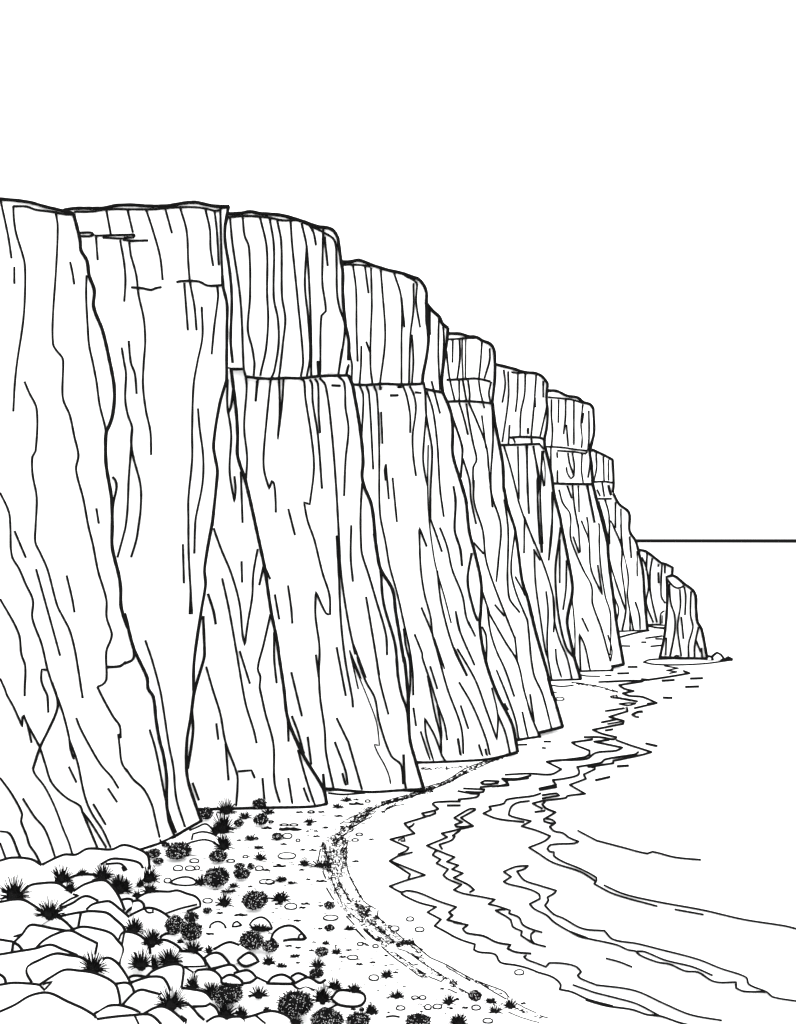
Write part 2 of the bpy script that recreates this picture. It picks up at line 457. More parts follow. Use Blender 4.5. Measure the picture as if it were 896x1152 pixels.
STROKES = lines('''
a:5,60 40,220 60,320 78,445
97,503 97,615
90,95 180,97 240,118 350,132 445,150 495,150
90,95 95,190 110,280 150,410 168,490 168,700 155,880 115,1147 c:100,190 90,375
a:375,135 388,230 378,500 355,850 357,1020 380,1065 415,1105 c:425,35 420,250 430,310 470,400 500,540 528,670 512,765 560,960 595,1147 e:625,170 660,350 715,540 717,660 752,770 745,810 715,890 715,1080 690,1112 660,1125 g:655,30 700,120 765,235 805,290 812,375
a:472,467 488,540 500,620
582,560 580,700 590,900 600,1030 625,1147 c:650,180 670,330 705,470 712,520
165,172 195,245 247,360 240,640 218,680 220,800 247,950 240,1147 e:238,155 270,225 320,340 385,580 430,670 468,745 500,860 525,1000 548,1147 g:540,0 557,105
c:0,920 60,1050 70,1147 e:80,245 130,335 175,440 222,545 218,665 280,840 320,1010 365,1147 g:390,110 425,210 465,370 475,450 497,515
c:648,1025 665,1130
w=2.4 c:755,815 775,835 785,880 765,980 755,1060
e:98,78 175,260
243,335 300,540 405,920
448,377 485,530 502,628
0,535 125,765 145,910 170,985 167,1147 g:167,92
e:0,1070 35,1147 g:45,80 90,160 150,295 152,230 160,220 185,280 265,430 305,550 340,660 390,725 455,780 540,830 555,870 655,1110
185,280 213,405
e:315,1015 280,1010 278,1085 300,1147 g:318,85 325,203
w=2.6 g:350,0 388,120 380,195 330,310 270,435 222,580
w=2.1 g:222,580 235,615 300,700 370,840 425,985 465,1080 485,1147 A:490,190
g:465,380 520,530 560,720 590,820 630,900 690,990 745,1110
560,875 610,940 715,1110
0,640 80,750 150,885 142,930 180,1030 200,1095 237,1147 A:275,255
g:155,780 235,905 295,975 340,1080 A:370,205
g:0,1000 65,1015 125,1147 A:137,205
A:0,110 38,212
g:463,565 515,672
513,237 540,305 600,420 680,555 750,635 798,712
725,710 788,805
627,815 712,957
795,345 805,430 820,540 860,605 h:5,570 60,650 130,715 185,820 205,900 245,1075
w=2.7 e:720,995 810,988 845,960 f:5,970 60,940 62,860
h:170,315 210,450 270,750 300,880 348,1010
h:287,800 295,920 335,1025
f:140,815 185,945 240,1147 h:260,160 300,420 330,570 350,780 408,970
a:500,132 620,130 715,115 896,115 b:200,115 300,105 450,100 540,108 610,125 640,120 655,105 695,103
a:715,120 745,280
a:857,120 893,270
w=2.4 a:540,273 610,271 632,285 600,296 545,296
w=2.2 a:640,292 896,285 b:70,288
w=2 b:70,290 60,303 0,305 a:830,312 690,305
w=2.4 a:830,320 896,328 b:60,326 160,324
a:645,300 657,455
a:808,325 835,480 843,600 835,735
a:868,335 880,430 b:45,430 80,560 95,690 130,850 140,1000 130,1147 d:125,200 145,370 175,510 180,668
b:147,120 190,250 240,430 258,590
275,110 320,275
375,105 418,260 430,480 442,610 470,760 485,928
402,610 427,928
545,115 575,250 580,380 597,495
607,130 622,260 635,490
w=2.4 48,640 120,645 180,657 210,645 250,638
w=2.4 350,605 385,597 500,600 560,628 655,625
625,635 630,700 605,900 587,1090
520,770 525,970 490,1147 d:465,200 455,500 455,700 430,960 f:430,0 432,230 445,480 450,570 455,635 438,635 445,480
a:818,1045 835,1147 c:847,120 842,290 860,400 888,480 885,560 865,840 858,1020 845,1147 e:830,110 790,258
a:865,1000 880,1147 d:70,120 82,257
d:52,480 45,570 60,680 108,870 110,1020 95,1147 f:80,140 45,257
d:495,355 505,480 530,680 525,860 480,1090 475,1147 f:470,232
f:393,168 400,432
w=2.6 f:562,500 600,620 615,708
b:710,165 725,330 780,720 800,1147 d:803,90
b:795,165 808,290 838,370 845,700 830,920 860,1050 875,1147 d:875,60 870,135
d:695,160 692,330 718,520 708,780 740,985 748,900 740,810
d:735,200 715,350 700,380
d:815,130 822,220 805,480 825,680 817,840
d:783,780 790,980 795,1125 f:795,25
d:893,170 882,308
f:600,60 650,200 720,370 775,570 795,780 810,850 830,700 860,520 867,370 896,200
f:657,397 700,590 750,870 797,1147 h:820,160 870,320 890,408
f:788,282 792,427
f:775,885 845,1108
f:550,990 595,1147 h:645,210 680,400 750,590 762,650 752,830
h:680,410 700,658
w=2.8 f:530,650 540,900 535,940 475,1147 h:455,170 462,330 425,580
h:618,272 632,385
w=2.3 h:458,672 502,792
h:765,597 855,590 878,643
i:40,108 150,100 230,103 320,112 410,130 510,130 590,165 690,215 755,265 768,380 773,620 790,720 825,840 785,1147 j:88,700 65,870
i:255,108 300,310 303,620 310,800 295,1000 262,1147 k:258,75
i:320,115 348,300 348,650 375,790 380,960 350,1147 k:333,85
i:370,130 397,270 403,640 425,790 410,950 388,1147 k:382,85
i:460,130 470,280 510,680 545,1070 k:530,80
i:535,150 568,300 590,630 600,950 k:600,75
i:570,300 557,560 580,800 592,1050 k:570,75
i:590,165 615,210 632,297
i:680,190 675,400 675,560 697,740 668,770 660,1147 k:655,70
i:690,240 710,435
w=2.6 i:643,1075 k:650,70
j:130,640 145,740 157,800 155,910
k:240,100 227,248
k:327,100 300,370 280,600 283,710 317,838 335,780 350,800 360,900 362,995
k:383,100 388,300 375,500 405,250 413,100
k:525,95 550,110 560,220 600,480 618,690 590,940 550,925 575,1050 610,1147 m:625,95 675,300 722,450 727,580 700,575 630,425 628,590 655,800 650,1000 o:650,100 660,270 690,480 700,640 750,875
k:590,100 605,130 610,250 645,480 672,835
k:625,95 645,130 650,330 660,460
k:655,90 695,140 735,430 765,800 785,1147 m:800,310 850,640 896,850 n:100,730 190,970 p:250,0 310,160 370,270 400,430 480,660 545,720 560,850
m:770,50 785,320 800,640 830,900 875,1147 o:880,335
k:780,80 820,120 830,290 850,430 830,640 820,885
k:737,140 795,143
k:868,1080 m:868,0 865,200 880,362
k:445,970 490,1147 m:490,48
m:282,250 325,345
m:278,260 250,385
m:355,445 385,615
m:443,385 465,540 472,643
m:325,580 280,780 240,945 258,1000 253,1070 270,1147 o:255,210 290,370 345,580 353,840 395,995
m:350,700 350,880 367,1045
m:465,968 o:465,95 537,395
m:630,850 650,1000
m:770,800 832,1130
w=1.6 n:80,785 140,1050
w=1.5 n:80,785 160,980 p:210,0 350,340 385,450 402,590 365,583 390,640 440,730 470,810 478,885
n:192,425 230,650 280,950 p:380,0 405,160 462,382
l:165,740 155,950 158,1147 n:165,140 210,280 260,450 325,680 333,820
w=2.6 n:290,250 310,470 385,740 405,940 p:515,0 525,120 550,250 585,350 600,500
o:272,808 285,955
o:440,400 447,565
o:445,808 475,995
o:468,390 510,500 550,650
o:575,530 600,720
o:510,620 570,830 625,995
o:548,873 592,990
w=2.6 o:680,780 688,870
o:770,405 845,560 p:190,560 285,890
o:758,565 830,760 845,850 830,855 808,775
w=2.5 p:563,650 570,850
p:550,740 580,880
j:90,130 200,130 280,142
j:163,125 185,300 188,560 195,780
j:245,145 268,320
j:285,150 290,400 283,600 282,820 295,930
j:350,165 365,350 380,560 375,700 345,930 348,970
j:440,185 488,350 490,650 490,930
j:490,350 510,550
j:510,200 590,250 592,300 588,380 615,550
j:570,255 570,430 550,600 540,930
j:560,600 570,780 560,925
j:220,675 218,800 208,930
j:252,645 280,720
j:665,410 672,560
j:680,430 682,600
j:740,490 738,750 748,970
j:770,545 775,650 755,960
l:150,85 172,140 170,290 162,420
l:195,85 212,140 240,645
l:245,85 265,140 280,480 285,930 325,1147 n:350,220 400,400 450,620 485,780 505,930 510,1090
w=2.6 l:288,90 288,110
w=2.6 l:353,148 408,147
l:405,92 430,92
l:520,127 565,132
l:440,85 465,150 488,280 488,400
l:485,85 515,150 527,240 505,420 510,560 528,690
l:293,258 302,473
l:325,610 345,845
l:325,610 318,650 323,720
l:370,700 400,1000
l:595,290 575,560 585,660 605,755
w=2.2 l:580,60 590,130 598,290 635,500 635,600 625,800 625,980
l:625,980 670,1100 n:660,0 703,125
w=1.5 l:610,480 606,780 615,980 635,1147 n:660,220 720,430 765,605
n:670,250 700,480 780,770 870,960
l:600,120 640,240 670,460 690,780 715,965
l:632,50 690,270
l:687,1035 n:705,0 740,100 770,240 840,420 865,560 896,640 u:275,100 330,217
l:780,760 795,850 788,1040 n:793,0 828,110 838,220
n:600,90 l:550,1035 n:550,0 560,240 585,410 625,560 645,710 720,910 u:45,210 140,560 235,830 250,1045
n:563,497 640,680
n:518,678 570,810 p:690,0 740,150 790,310 840,450 857,555
n:610,970 p:725,120 775,380 812,530 818,640
p:790,320 818,500 815,640 845,695
n:622,892 672,1048
n:445,640 460,760 485,860 490,1000 p:605,0 610,150 597,330
p:630,335 648,460
p:678,495 742,690
p:765,695 715,520 705,405 770,520 815,640
u:197,45 220,165 325,410
u:185,290 275,480
u:208,297 330,510 400,700 475,910 480,740 440,560
u:220,523 310,680 400,900 430,1025
u:230,678 283,838
u:480,740 530,860 562,1000
w=2.4 u:212,900 235,1045
u:352,940 383,1037
u:397,970 410,1030
q:195,130 250,127 320,122 395,120
q:237,135 235,285
q:282,130 285,250 268,390
w=1.5 q:301,120 301,250 306,390
w=1.5 q:325,130 323,385
q:433,150 425,270 412,400
q:485,190 485,270 450,390
w=2.4 q:200,402 300,397 400,393 490,412
q:195,205 215,385 250,540
q:280,405 280,540
q:305,405 330,545
q:340,405 352,500 348,550
q:412,405 420,470 440,555 450,595
q:495,415 480,490 490,550
q:280,555 310,650 340,772
q:328,560 350,700 375,830 398,940 375,990 378,1147
s:260,0 262,150 320,340 340,530 385,680 470,900 530,1050 u:595,220 612,385
q:345,555 400,680 465,860 480,1020 495,1147 s:370,40 385,185
q:432,640 460,860
q:502,560 508,800 495,1147 s:440,300 425,540 410,685
w=2.4 q:230,640 300,850 300,930 290,1060
q:305,930 350,1080 s:240,130 275,297
s:122,40 135,150 130,340 165,460 180,580
s:258,420 325,495
u:410,20 430,180 470,310 530,440 592,620
s:310,730 360,880 u:425,65 530,250 612,385 660,590 710,760 755,870
s:400,838 465,915
s:465,130 490,330 495,780 567,890
s:535,350 510,600 540,750 610,920 u:680,110 720,460 780,600 840,830
s:538,650 605,775
w=2.5 s:245,490 218,680 260,880 u:345,110
u:375,150 402,210 405,380
s:137,880 165,1010 u:220,165
u:470,440 545,620 600,780 620,900
u:525,665 550,710
u:645,722 683,897
u:697,602 725,790
q:580,335 590,430 570,555
q:610,345 612,520 570,820
q:675,360 672,500 660,617
q:725,360 720,500 695,620 690,775
q:798,370 785,560 765,780
q:790,520 792,585
q:845,410 845,520
q:870,580 825,780
q:620,705 612,830
w=2.4 q:743,725 743,765
q:632,350 680,357 720,350
w=2.4 q:625,790 690,785 820,790 850,800
q:820,832 850,870
q:645,795 658,825
q:765,790 770,830
q:580,845 620,970 665,1147 s:560,140 600,260 680,450 740,600 790,770 803,900 795,1025
q:675,850 682,1147 s:562,130
q:737,840 740,1147 s:632,228
q:780,845 810,1050 s:685,0 695,250 715,490
w=1.3 q:842,880 858,1000 856,1115
w=1.4 q:835,880 826,1147 s:715,300 722,490
s:785,80 785,350 763,540
s:600,260 597,493
s:660,465 705,540
s:665,480 675,700 710,950 740,1147 t:160,900 185,1040
t:148,448 162,580 155,780 160,900
t:195,480 205,650 240,780 290,900 322,1040
w=2.2 t:245,20 235,100 212,280 215,450 240,660 285,830 340,900
t:240,100 240,395
t:285,240 282,430 262,575
t:212,835 220,920 255,1040
t:322,500 340,700 340,880
r:165,160 270,170 330,178 395,200
r:185,175 185,300 192,380 185,490
r:232,178 230,332
r:280,175 278,300 265,408
r:285,345 297,490
r:335,185 335,480
r:395,210 382,330 390,450 385,500
r:400,265 390,335
r:435,250 437,420 430,520
r:150,492 250,497 340,510 425,520
r:225,520 330,527 415,540 425,525
r:222,530 224,568
r:225,650 225,735
r:295,535 305,600 325,660 335,690 315,708 290,670 285,630
r:325,535 338,620 335,690
r:390,540 385,650 397,735
r:430,700 445,600 440,530
r:180,500 180,640
r:235,780 260,870 310,950 310,1080 t:320,120 400,310 455,420 460,530 520,700 580,920
r:290,755 320,840
r:325,750 340,900 368,1050 t:365,0 378,190
r:365,755 370,935
r:385,990 t:395,0 435,110 450,300 525,470 495,270
r:422,965 t:430,0 437,120
w=2.4 r:425,755 475,1005
r:330,1095 t:330,80 370,195
r:500,1010 t:505,0 510,220 545,480 580,600 578,880
t:390,628 433,720
t:380,980 372,735 410,820 445,985
t:563,742 590,850 580,920
t:185,0 165,243
r:15,480 32,945
r:0,960 70,1147
r:60,490 100,700 90,850 105,1147
r:130,520 115,650 110,850 125,1147
r:115,640 133,760
r:195,800 185,1060 175,1147
r:485,535 487,640 470,720
r:533,560 537,720
r:565,580 567,720
r:470,730 530,727 600,735
r:490,843 588,843
r:490,780 512,825
r:525,735 540,830
w=2.6 r:565,750 585,820
r:545,850 570,950 575,1147
r:500,860 540,1000 570,1147
r:615,865 615,1040
r:650,910 655,1147
r:580,990 t:595,0 655,150 655,290 685,560 660,715
t:575,0 570,200 595,320 680,570
t:650,0 665,180 700,350 695,480 735,710
t:710,80 722,227
t:758,180 760,350
t:748,520 775,610 780,705
t:710,590 712,710
t:600,480 635,570 625,640
v:135,220 165,290 180,420 165,530 212,660
v:170,195 165,310
v:205,225 190,330 195,470 237,660
v:247,265 245,285
v:245,320 248,395
v:270,265 265,480 292,530
v:290,275 290,330
w=1.6 v:260,670 262,600 287,580
w=1.2 v:272,610 272,665
v:300,360 340,410 375,428 415,415 420,400
v:318,400 330,530 355,610 355,720 325,885
v:390,435 395,540 375,690 400,885
v:420,420 430,480 425,610
v:465,450 462,610 478,690 450,800 450,890
v:400,620 415,770
v:515,690 490,820 490,890
v:500,780 530,860
v:535,830 540,895
v:300,760 295,880
''')


def owner_of(P):
    """the piece that shows under most of a stroke's points"""
    vote = {}
    for q in P:
        best = None
        for k, c in CL.items():
            if inside(q, c['poly']):
                dp = c['plane'].depth(*q)
                if best is None or dp < best[0]:
                    best = (dp, k)
        if best:
            vote[best[1]] = vote.get(best[1], 0) + 1
    return max(vote, key=vote.get) if vote else None


def ink_on(c, P, wd, closed=False):
    pl = c['plane']
    q = smooth(P, 4.0, closed)
    path, rad = [], []
    n = len(q)
    for k, (x, y) in enumerate(q):
        dp = pl.depth(x, y)
        # a stroke that runs on from a face to its own cap follows both
        for c2 in CL.values():
            if c2['owner'] == c['owner'] and c2 is not c and inside((x, y), c2['poly']):
                dp = min(dp, c2['plane'].depth(x, y))
        r = LW * 0.5 * wd * dp / F * (1 + 0.06 * math.sin(k * 0.9 + x))
        path.append(CAM + ray(x, y) * (dp - 0.8 * r - 0.02))
        rad.append(r)
    c['mb'].tube(path, rad, 6, 1, closed)


for c in CL.values():
    solid(c['mb'], c['raw'], c['plane'], c['D'], c['shrink'])
for key, wd, txt in OUTL:
    ink_on(CL[key], pts(txt), wd)
for P, wd in STROKES:
    k = owner_of(smooth(P, 8))
    if k:
        ink_on(CL[k], P, wd or (2.2 if CL[k]['owner'] < 4 else 2.0 if CL[k]['owner'] < 6 else 1.85))

# the flanks that face the sea: cracks down the walls that run inland, and their top and foot edges
for key, txt in (('B1', R1), ('B2', R2), ('B3a', R3a), ('B3c', R3), ('B3', R3b), ('B4c', R4), ('B4', R4b), ('B6c', R6), ('B6', R6b),
                 ('B7c', R7), ('B7', R7b), ('B8c', R8), ('B8', R8b), ('B9c', R9), ('B9', R9b)):
    c = CL[key]
    q = smooth(pts(txt), 6.0)
    rnd = random.Random(len(q))
    fr3 = [c['plane'].at(x, y) for x, y in q]
    out = Vector((0.04, 0, 0.01))
    for f in (0.14, 0.24, 0.37, 0.52, 0.7, 0.9):
        k0 = rnd.randrange(0, max(1, len(q) // 3)); k1 = len(q) - rnd.randrange(0, max(1, len(q) // 4))
        seg_ = [p + c['D'] * (f + 0.012 * math.sin(k * .35 + f * 20)) + out for k, p in enumerate(fr3)][k0:k1]
        if len(seg_) > 2:
            c['mb'].tube(seg_, [1.25 * p.y / F * 1.2 for p in seg_], 5, 1)
    for p in (fr3[0], fr3[-1]):
        c['mb'].tube([p + c['D'] * f + out for f in (0.05, 0.3, 0.6, 1.0)], [1.9 * (p.y + c['D'].y * f) / F for f in (0.05, 0.3, 0.6, 1.0)], 5, 1)

for key in ('B2', 'B3c', 'B4c', 'B6c', 'B7c', 'B8c', 'B9c', 'B10'):      # the rim runs on behind the next buttress
    ink_on(CL[key], [CL[key]['raw'][-1], CL[key]['raw'][0]], 2.8)

for ow in OWN:
    ps = [c for c in CL.values() if c['owner'] == ow]
    low = ps[-1]
    xs = [q[0] for q in low['poly']]
    ym = max(q[1] for q in low['poly'])
    base = ground((min(xs) + max(xs)) / 2, ym)
    nm, cat, grp = ('sea_stack', 'sea stack', None) if ow == 10 else ('sea_cliff', 'cliff', 'buttresses of the sea cliff')
    if len(ps) == 1:
        root = ps[0]['mb'].build(nm, [M_ROCK, M_INK], base)
    else:
        root = bpy.data.objects.new(nm, None)
        COL.objects.link(root)
        root.location = base
        for c in ps:
            c['mb'].build(c['part'], [M_ROCK, M_INK], base, root)
    tag(root, CLABEL[ow], cat, grp)

# ------------------------------------------------------------------ ground, sea
def ground_ink(mb, P, wd, z=0.0, closed=False, mat=1, step=4.0):
    q = smooth(P, step, closed)
    path, rad = [], []
    for k, (x, y) in enumerate(q):
        g = ground(x, y, z)
        r = LW * 0.5 * wd * g.y / F
        path.append(g + Vector((0, 0, (0.8 if mat == 1 else 0.4) * r)))
        rad.append(r)
    mb.tube(path, rad, 6, mat, closed)


SHORE = pts('Z:762,703 735,708 715,716 706,735 690,750 P:480,40 560,110 600,190 500,245 400,375 345,420 265,455 380,520 95,580 190,635 0,665 L:690,290 340,392 150,525 55,630 180,685 50,775 190,865 50,945 135,1000 365,1085 J:605,210 720,265 665,320 820,405 K:0,355 260,475 430,560 600,650 896,745 N:490,720 545,770 730,870 896,915 O:440,882 Z:800,1170')
sh = [ground(x, y) for x, y in SHORE]
loop = sh + [Vector((12, 9, 0)), Vector((25, -60, 0)), Vector((-160, -60, 0)), Vector((-160, 260, 0)), Vector((0, 260, 0)), Vector((20, 150, 0))]
vs, es, fs, *_ = delaunay_2d_cdt([Vector((p.x, p.y)) for p in loop], [(k, (k + 1) % len(loop)) for k in range(len(loop))], [], 0, 1e-4)
lp2 = [(p.x, p.y) for p in loop]
beach = MB()
for f in fs:
    c = (sum(vs[k].x for k in f) / len(f), sum(vs[k].y for k in f) / len(f))
    if inside(c, lp2):
        beach.face([Vector((vs[k].x, vs[k].y, 0.0)) for k in f], 0)
for k in range(len(loop)):
    a, b = loop[k], loop[(k + 1) % len(loop)]
    beach.face([a, b, b - Vector((0, 0, .4)), a - Vector((0, 0, .4))], 0)

BEACH = lines('''
w=2 F:665,750 755,795
w=2.2 H:210,800 270,850 330,838 400,860
w=1.8 C:600,440 650,420 690,418 725,435
w=1.6 H:440,1035 470,1010 495,1005 500,1020
w=2 G:520,100 640,112 830,98
w=1.6 E:745,905 850,910
w=1.6 F:240,380 305,387
w=1.8 J:258,1085 315,1075 372,1085
w=1.6 w:365,250 430,258 510,250
w=1.6 w:560,180 600,188 690,190
w=1.6 w:725,185 765,183
w=1.8 w:805,170 885,170
w=1.8 w:875,128 930,128
w=2 w:310,630 360,630
w=2 w:298,672 325,674
w=2 w:140,652 200,650
w=2 t:640,765 740,738 838,718
w=1.8 v:175,690 280,705
w=1.8 v:215,700 285,700
w=1.8 v:160,770 270,755
w=1.8 v:225,775 270,775
w=1.8 v:195,825 260,818
w=1.8 v:130,797 165,797
''')
for P, wd in BEACH:  # one of these strokes inks the shadow line below the slim cliff's base
    ground_ink(beach, P, wd or 1.8)
tag(beach.build('beach', [M_SAND, M_INK]), 'pale sand beach curving round the foot of the cliffs', kind='structure')

sea = MB()
SZ = -0.02
rings = [2, 6, 12, 25, 60, 150, 400, 1200, 2400]
seg = 96
rg = []
for R in rings + [9000, 30000, 120000]:
    rg.append([Vector((R * math.cos(2 * math.pi * k / seg), R * math.sin(2 * math.pi * k / seg), SZ)) for k in range(seg)])
b0 = 0
sea.v.append(Vector((0, 0, SZ)))
for r in rg:
    sea.v += r
for k in range(seg):
    sea.f.append((0, 1 + k, 1 + (k + 1) % seg)); sea.m.append(0)
for a in range(len(rg) - 1):
    for k in range(seg):
        k2 = (k + 1) % seg
        sea.f.append((1 + a * seg + k, 1 + (a + 1) * seg + k, 1 + (a + 1) * seg + k2, 1 + a * seg + k2))
        sea.m.append(0 if a < len(rings) - 1 else 1)
SEA = lines('''
w:680,230 896,220 x:190,160 400,130 515,110 475,95
x:190,150 245,155
w=1.4 v:285,955 380,970 300,985 370,995 320,1005
x:40,190 200,165
x:40,190 80,215 140,230 65,245 110,262 200,270 295,310 145,345
x:230,315 290,312
x:130,390 160,405 175,405
w=2.6 x:130,390 165,372 200,370
w=1.6 w:760,325 800,316 808,330 770,335 760,325
w=1.6 w:815,375 880,368 930,372 880,385 815,375
w:810,335 896,352
x:0,275 90,285 165,300
w:725,425 870,402 875,425 750,463 850,490 845,510 640,550 700,575 800,600 785,615 690,600 580,600
w:700,500 800,480
w=1.6 w:740,510 845,492
w:725,555 775,547
w:640,615 500,635 530,655 620,690 620,715 580,735 330,765 430,815 360,850 220,845 50,853
w:750,618 650,630 840,670 800,690 660,705 600,745 400,755 330,765
w:30,878 130,880 225,858
w:30,878 70,890 210,875
w:30,878 75,915 0,930
w:800,620 896,655 x:150,605 260,640 190,660 0,700 w:780,775 610,800 655,800 655,815 580,850 595,880 485,920 590,980 470,995 460,1008 305,1028 235,1045 300,1080
w:896,720 720,750 700,770 535,800 550,830 540,855 440,880 370,888 395,920 280,945 285,955 400,935
x:0,680 150,655 170,640
w:290,978 235,995 60,1020 45,1045 L:720,410 735,430 680,455 M:120,372 300,395
w:300,1012 415,992 400,978 300,990
w:300,1050 320,1075 390,1105 M:430,375 435,390 500,405 510,400 490,380 440,370
w=2.2 w:250,1103 320,1095
w=2.4 w:805,797 880,792
w=2.4 w:660,890 755,868
w=2.3 x:30,737 105,732
w=2.3 x:220,583 297,600
w=2.3 x:335,275 400,277
w=2.3 x:487,203 577,200
w=2.3 x:520,147 603,144
w=2.3 x:330,162 412,156
w=2.1 x:30,112 107,110
w=2.1 x:100,68 165,68
w=1.8 v:0,822 57,824
L:530,375 440,375 350,383 340,392 380,425 355,435 268,455 295,475 360,455 355,435
L:295,478 150,522 175,550 220,590 55,630 180,685 165,705 110,730 115,740 205,717
L:185,545 200,540 215,525
L:110,740 50,775 190,865 178,890
L:55,775 290,870 165,905 50,945 130,985 165,975 250,990 380,1045 500,1085 450,1120 475,1147 J:785,205 820,230 770,270 896,300 K:80,290 200,312 155,345 190,380 330,405 440,458 560,480 530,510 600,540 735,553
L:130,985 135,1000 250,1055 365,1085 305,1120 J:720,265 665,320 760,370 820,405 896,440 K:60,400 150,440 260,475 250,520 290,540 430,560 470,625 600,650 700,675 800,715 N:400,690 490,720 545,770 537,803 620,820 730,870 896,915 O:70,793 150,815 250,830 310,850 360,855 440,882 540,905
w=1.6 L:110,635 150,615 155,640 125,640
K:690,570 670,580 700,605 780,635 855,665 880,635 N:470,625 560,628 650,650 682,685 658,710 680,730 790,775 O:110,733 260,755 380,808 480,850 605,873
N:625,772 720,805 O:100,762 190,785 270,808 360,855
L:630,425 590,425 485,485 540,515 490,530 500,545 615,540 530,485 630,430
L:615,540 400,590 440,615 300,672 400,715 490,750 435,780 515,805 470,830 545,858 480,888 580,935 620,970 590,985
L:525,570 475,605 490,610 470,635 385,665 405,695
L:380,705 360,710 340,735 395,765 365,790 445,830 412,870 440,895 535,935 482,970 550,995 660,1015 760,1035 715,1065 780,1080 K:555,190 545,215 630,250 660,310 740,350 825,375
K:520,178 430,190 560,270 575,325 655,365 645,400 750,465 855,495
K:760,368 730,390 735,440 760,470
L:510,305 590,320 655,325 640,345 510,362
L:545,288 690,295 680,312 560,310
L:665,248 690,238 785,240 775,252 690,260 665,248
w=2.2 L:435,402 530,402
M:0,160 195,147 180,115
M:10,130 30,118 125,120 120,135 20,140 10,130
M:335,252 250,265 210,295 195,345 220,358 345,388 280,422 380,450 475,488 440,520 330,565 380,595 490,665 680,730 770,785
M:440,258 420,275 445,300 512,328 430,375
M:500,408 470,425 500,455 560,468 600,498 665,525 640,537 475,548 455,575 470,592 500,597 498,620 560,660 680,710 785,768 785,785 770,810 O:180,375 350,423
M:660,452 790,520 O:115,165 210,190 310,215 330,208 420,230 522,240
O:140,340 220,375 350,405 530,438 690,475 850,500 900,512
O:417,435 533,456
M:325,688 240,695 160,728 212,762 160,795 190,810 330,845 400,880 405,910 335,945 370,980 450,1020 N:500,350 620,420 720,455 O:0,520 50,543 190,575 235,595 265,600 280,615 350,643 400,652 460,678 510,683 575,720 660,722 660,745 690,758 780,760
M:325,688 300,710 250,725 300,785 400,820 515,855 505,870 455,900 462,920 438,955 500,1015 560,1040 690,1110 830,1125 O:140,518 175,553 270,570 350,590 510,632 600,668 700,703 710,730 780,760 805,780 900,797
O:270,600 300,602 380,635 490,662 567,695
O:147,628 200,642 250,662
w=1.6 v:300,908 180,915 145,930 220,945 400,948 560,940 640,930 740,915
''')
for P, wd in SEA:
    ground_ink(sea, P, wd or 2.1, 0.0)
tag(sea.build('sea', [M_SEA, M_INK]), 'calm pale sea with thin zigzag wave lines and a dark horizon', kind='structure')

# ------------------------------------------------------------------ boulders
BOULD = []


def boulder(txt, yb, lbl, cat='boulder', name='boulder', extra='', wd=2.65, lean=0.5):
    drawn, _, hid = txt.partition('/')
    D_ = pts(drawn)
    tile = drawn.strip()[0]
    for wtok in drawn.split():
        if ':' in wtok:
            tile = wtok[0]
    hid = hid.strip()
    H_ = pts(hid if (len(hid) > 1 and hid[1] == ':') else tile + ':' + hid) if hid else []
    poly = D_ + H_
    closed = not H_
    BOULD.append(dict(poly=poly, drawn=D_, closed=closed, yb=yb, label=lbl, cat=cat, name=name, extra=extra, wd=wd, lean=lean))


G_B = 'boulders piled at the cliff foot'
boulder('A:-40,235 0,230 80,210 210,220 280,260 / 360,330 360,440 180,480 0,500 -40,500', 1012, 'wide low boulder tucked under the cliff base where its rim dips to a V')
boulder('A:280,258 430,190 510,190 590,150 750,155 830,125 925,150 990,190 1003,240 1003,290 / 960,350 700,360 420,380 330,340', 992, 'largest boulder against the cliff foot, with a wavy top and blunt seaward end')
boulder('C:20,495 90,458 160,458 240,470 285,488 305,520 / 300,600 200,660 60,640 10,560', 1000, 'arched boulder marked with a hooked curl, under the largest cliff-foot boulder', extra='w=2.3 C:55,492 150,488 180,510 195,530 175,535 165,512')
boulder('A:430,372 460,350 530,325 600,322 695,335 / 720,420 600,450 490,450', 1004, 'thin boulder sliver between the two tufts below the cliff-foot boulder')
boulder('A:130,460 200,398 280,382 385,380 435,408 490,450 / 510,490 420,580 240,600 120,540', 1027, 'flat-topped boulder between the landward tuft and the wide central tuft')
boulder('A:495,435 580,385 700,362 760,410 805,480 840,565 / 860,620 700,640 520,580 480,490', 1032, 'pointed boulder with a steep seaward edge, above the stacked shells of rock')
boulder('A:-40,510 0,508 90,492 160,495 240,540 340,612 / 330,628 270,665 200,720 110,790 60,800 0,790 -40,780', 1058, 'great smooth boulder under the landward tuft, cut by the picture edge')
boulder('A:400,550 480,520 575,468 660,500 / 690,570 560,650 420,640', 1037, 'gable-shaped boulder just seaward of the wide central tuft', extra='A:400,535 470,490 530,465 490,455')
boulder('A:580,560 620,525 700,505 740,505 800,550 870,610 / 890,680 830,740 700,720 590,660', 1051, 'second shell-like boulder down from the pointed one, edge meeting a tuft')
boulder('A:265,662 340,620 380,605 440,640 490,690 / 440,740 300,720', 1053, 'small gabled boulder directly under the wide central tuft')
boulder('A:385,608 460,592 545,575 525,685 / 490,730 430,700', 1051, 'narrow slanted boulder wedged beside the small gabled one')
boulder('A:525,685 545,577 600,570 660,572 720,582 770,620 838,695 822,795 / 740,800 600,780 510,720', 1061, 'broad shell-like boulder with an upright landward edge, third in the stack', extra='A:800,760 812,725 835,705')
boulder('A:60,768 78,748 140,730 / 160,750 100,790', 1061, 'tiny rock sliver behind the sharp-shouldered boulder')
boulder('A:95,778 150,725 200,665 270,668 350,685 440,700 / 520,730 440,820 250,850 150,850 80,830', 1071, 'sharp-shouldered boulder with a slanting landward side, below the gabled one')
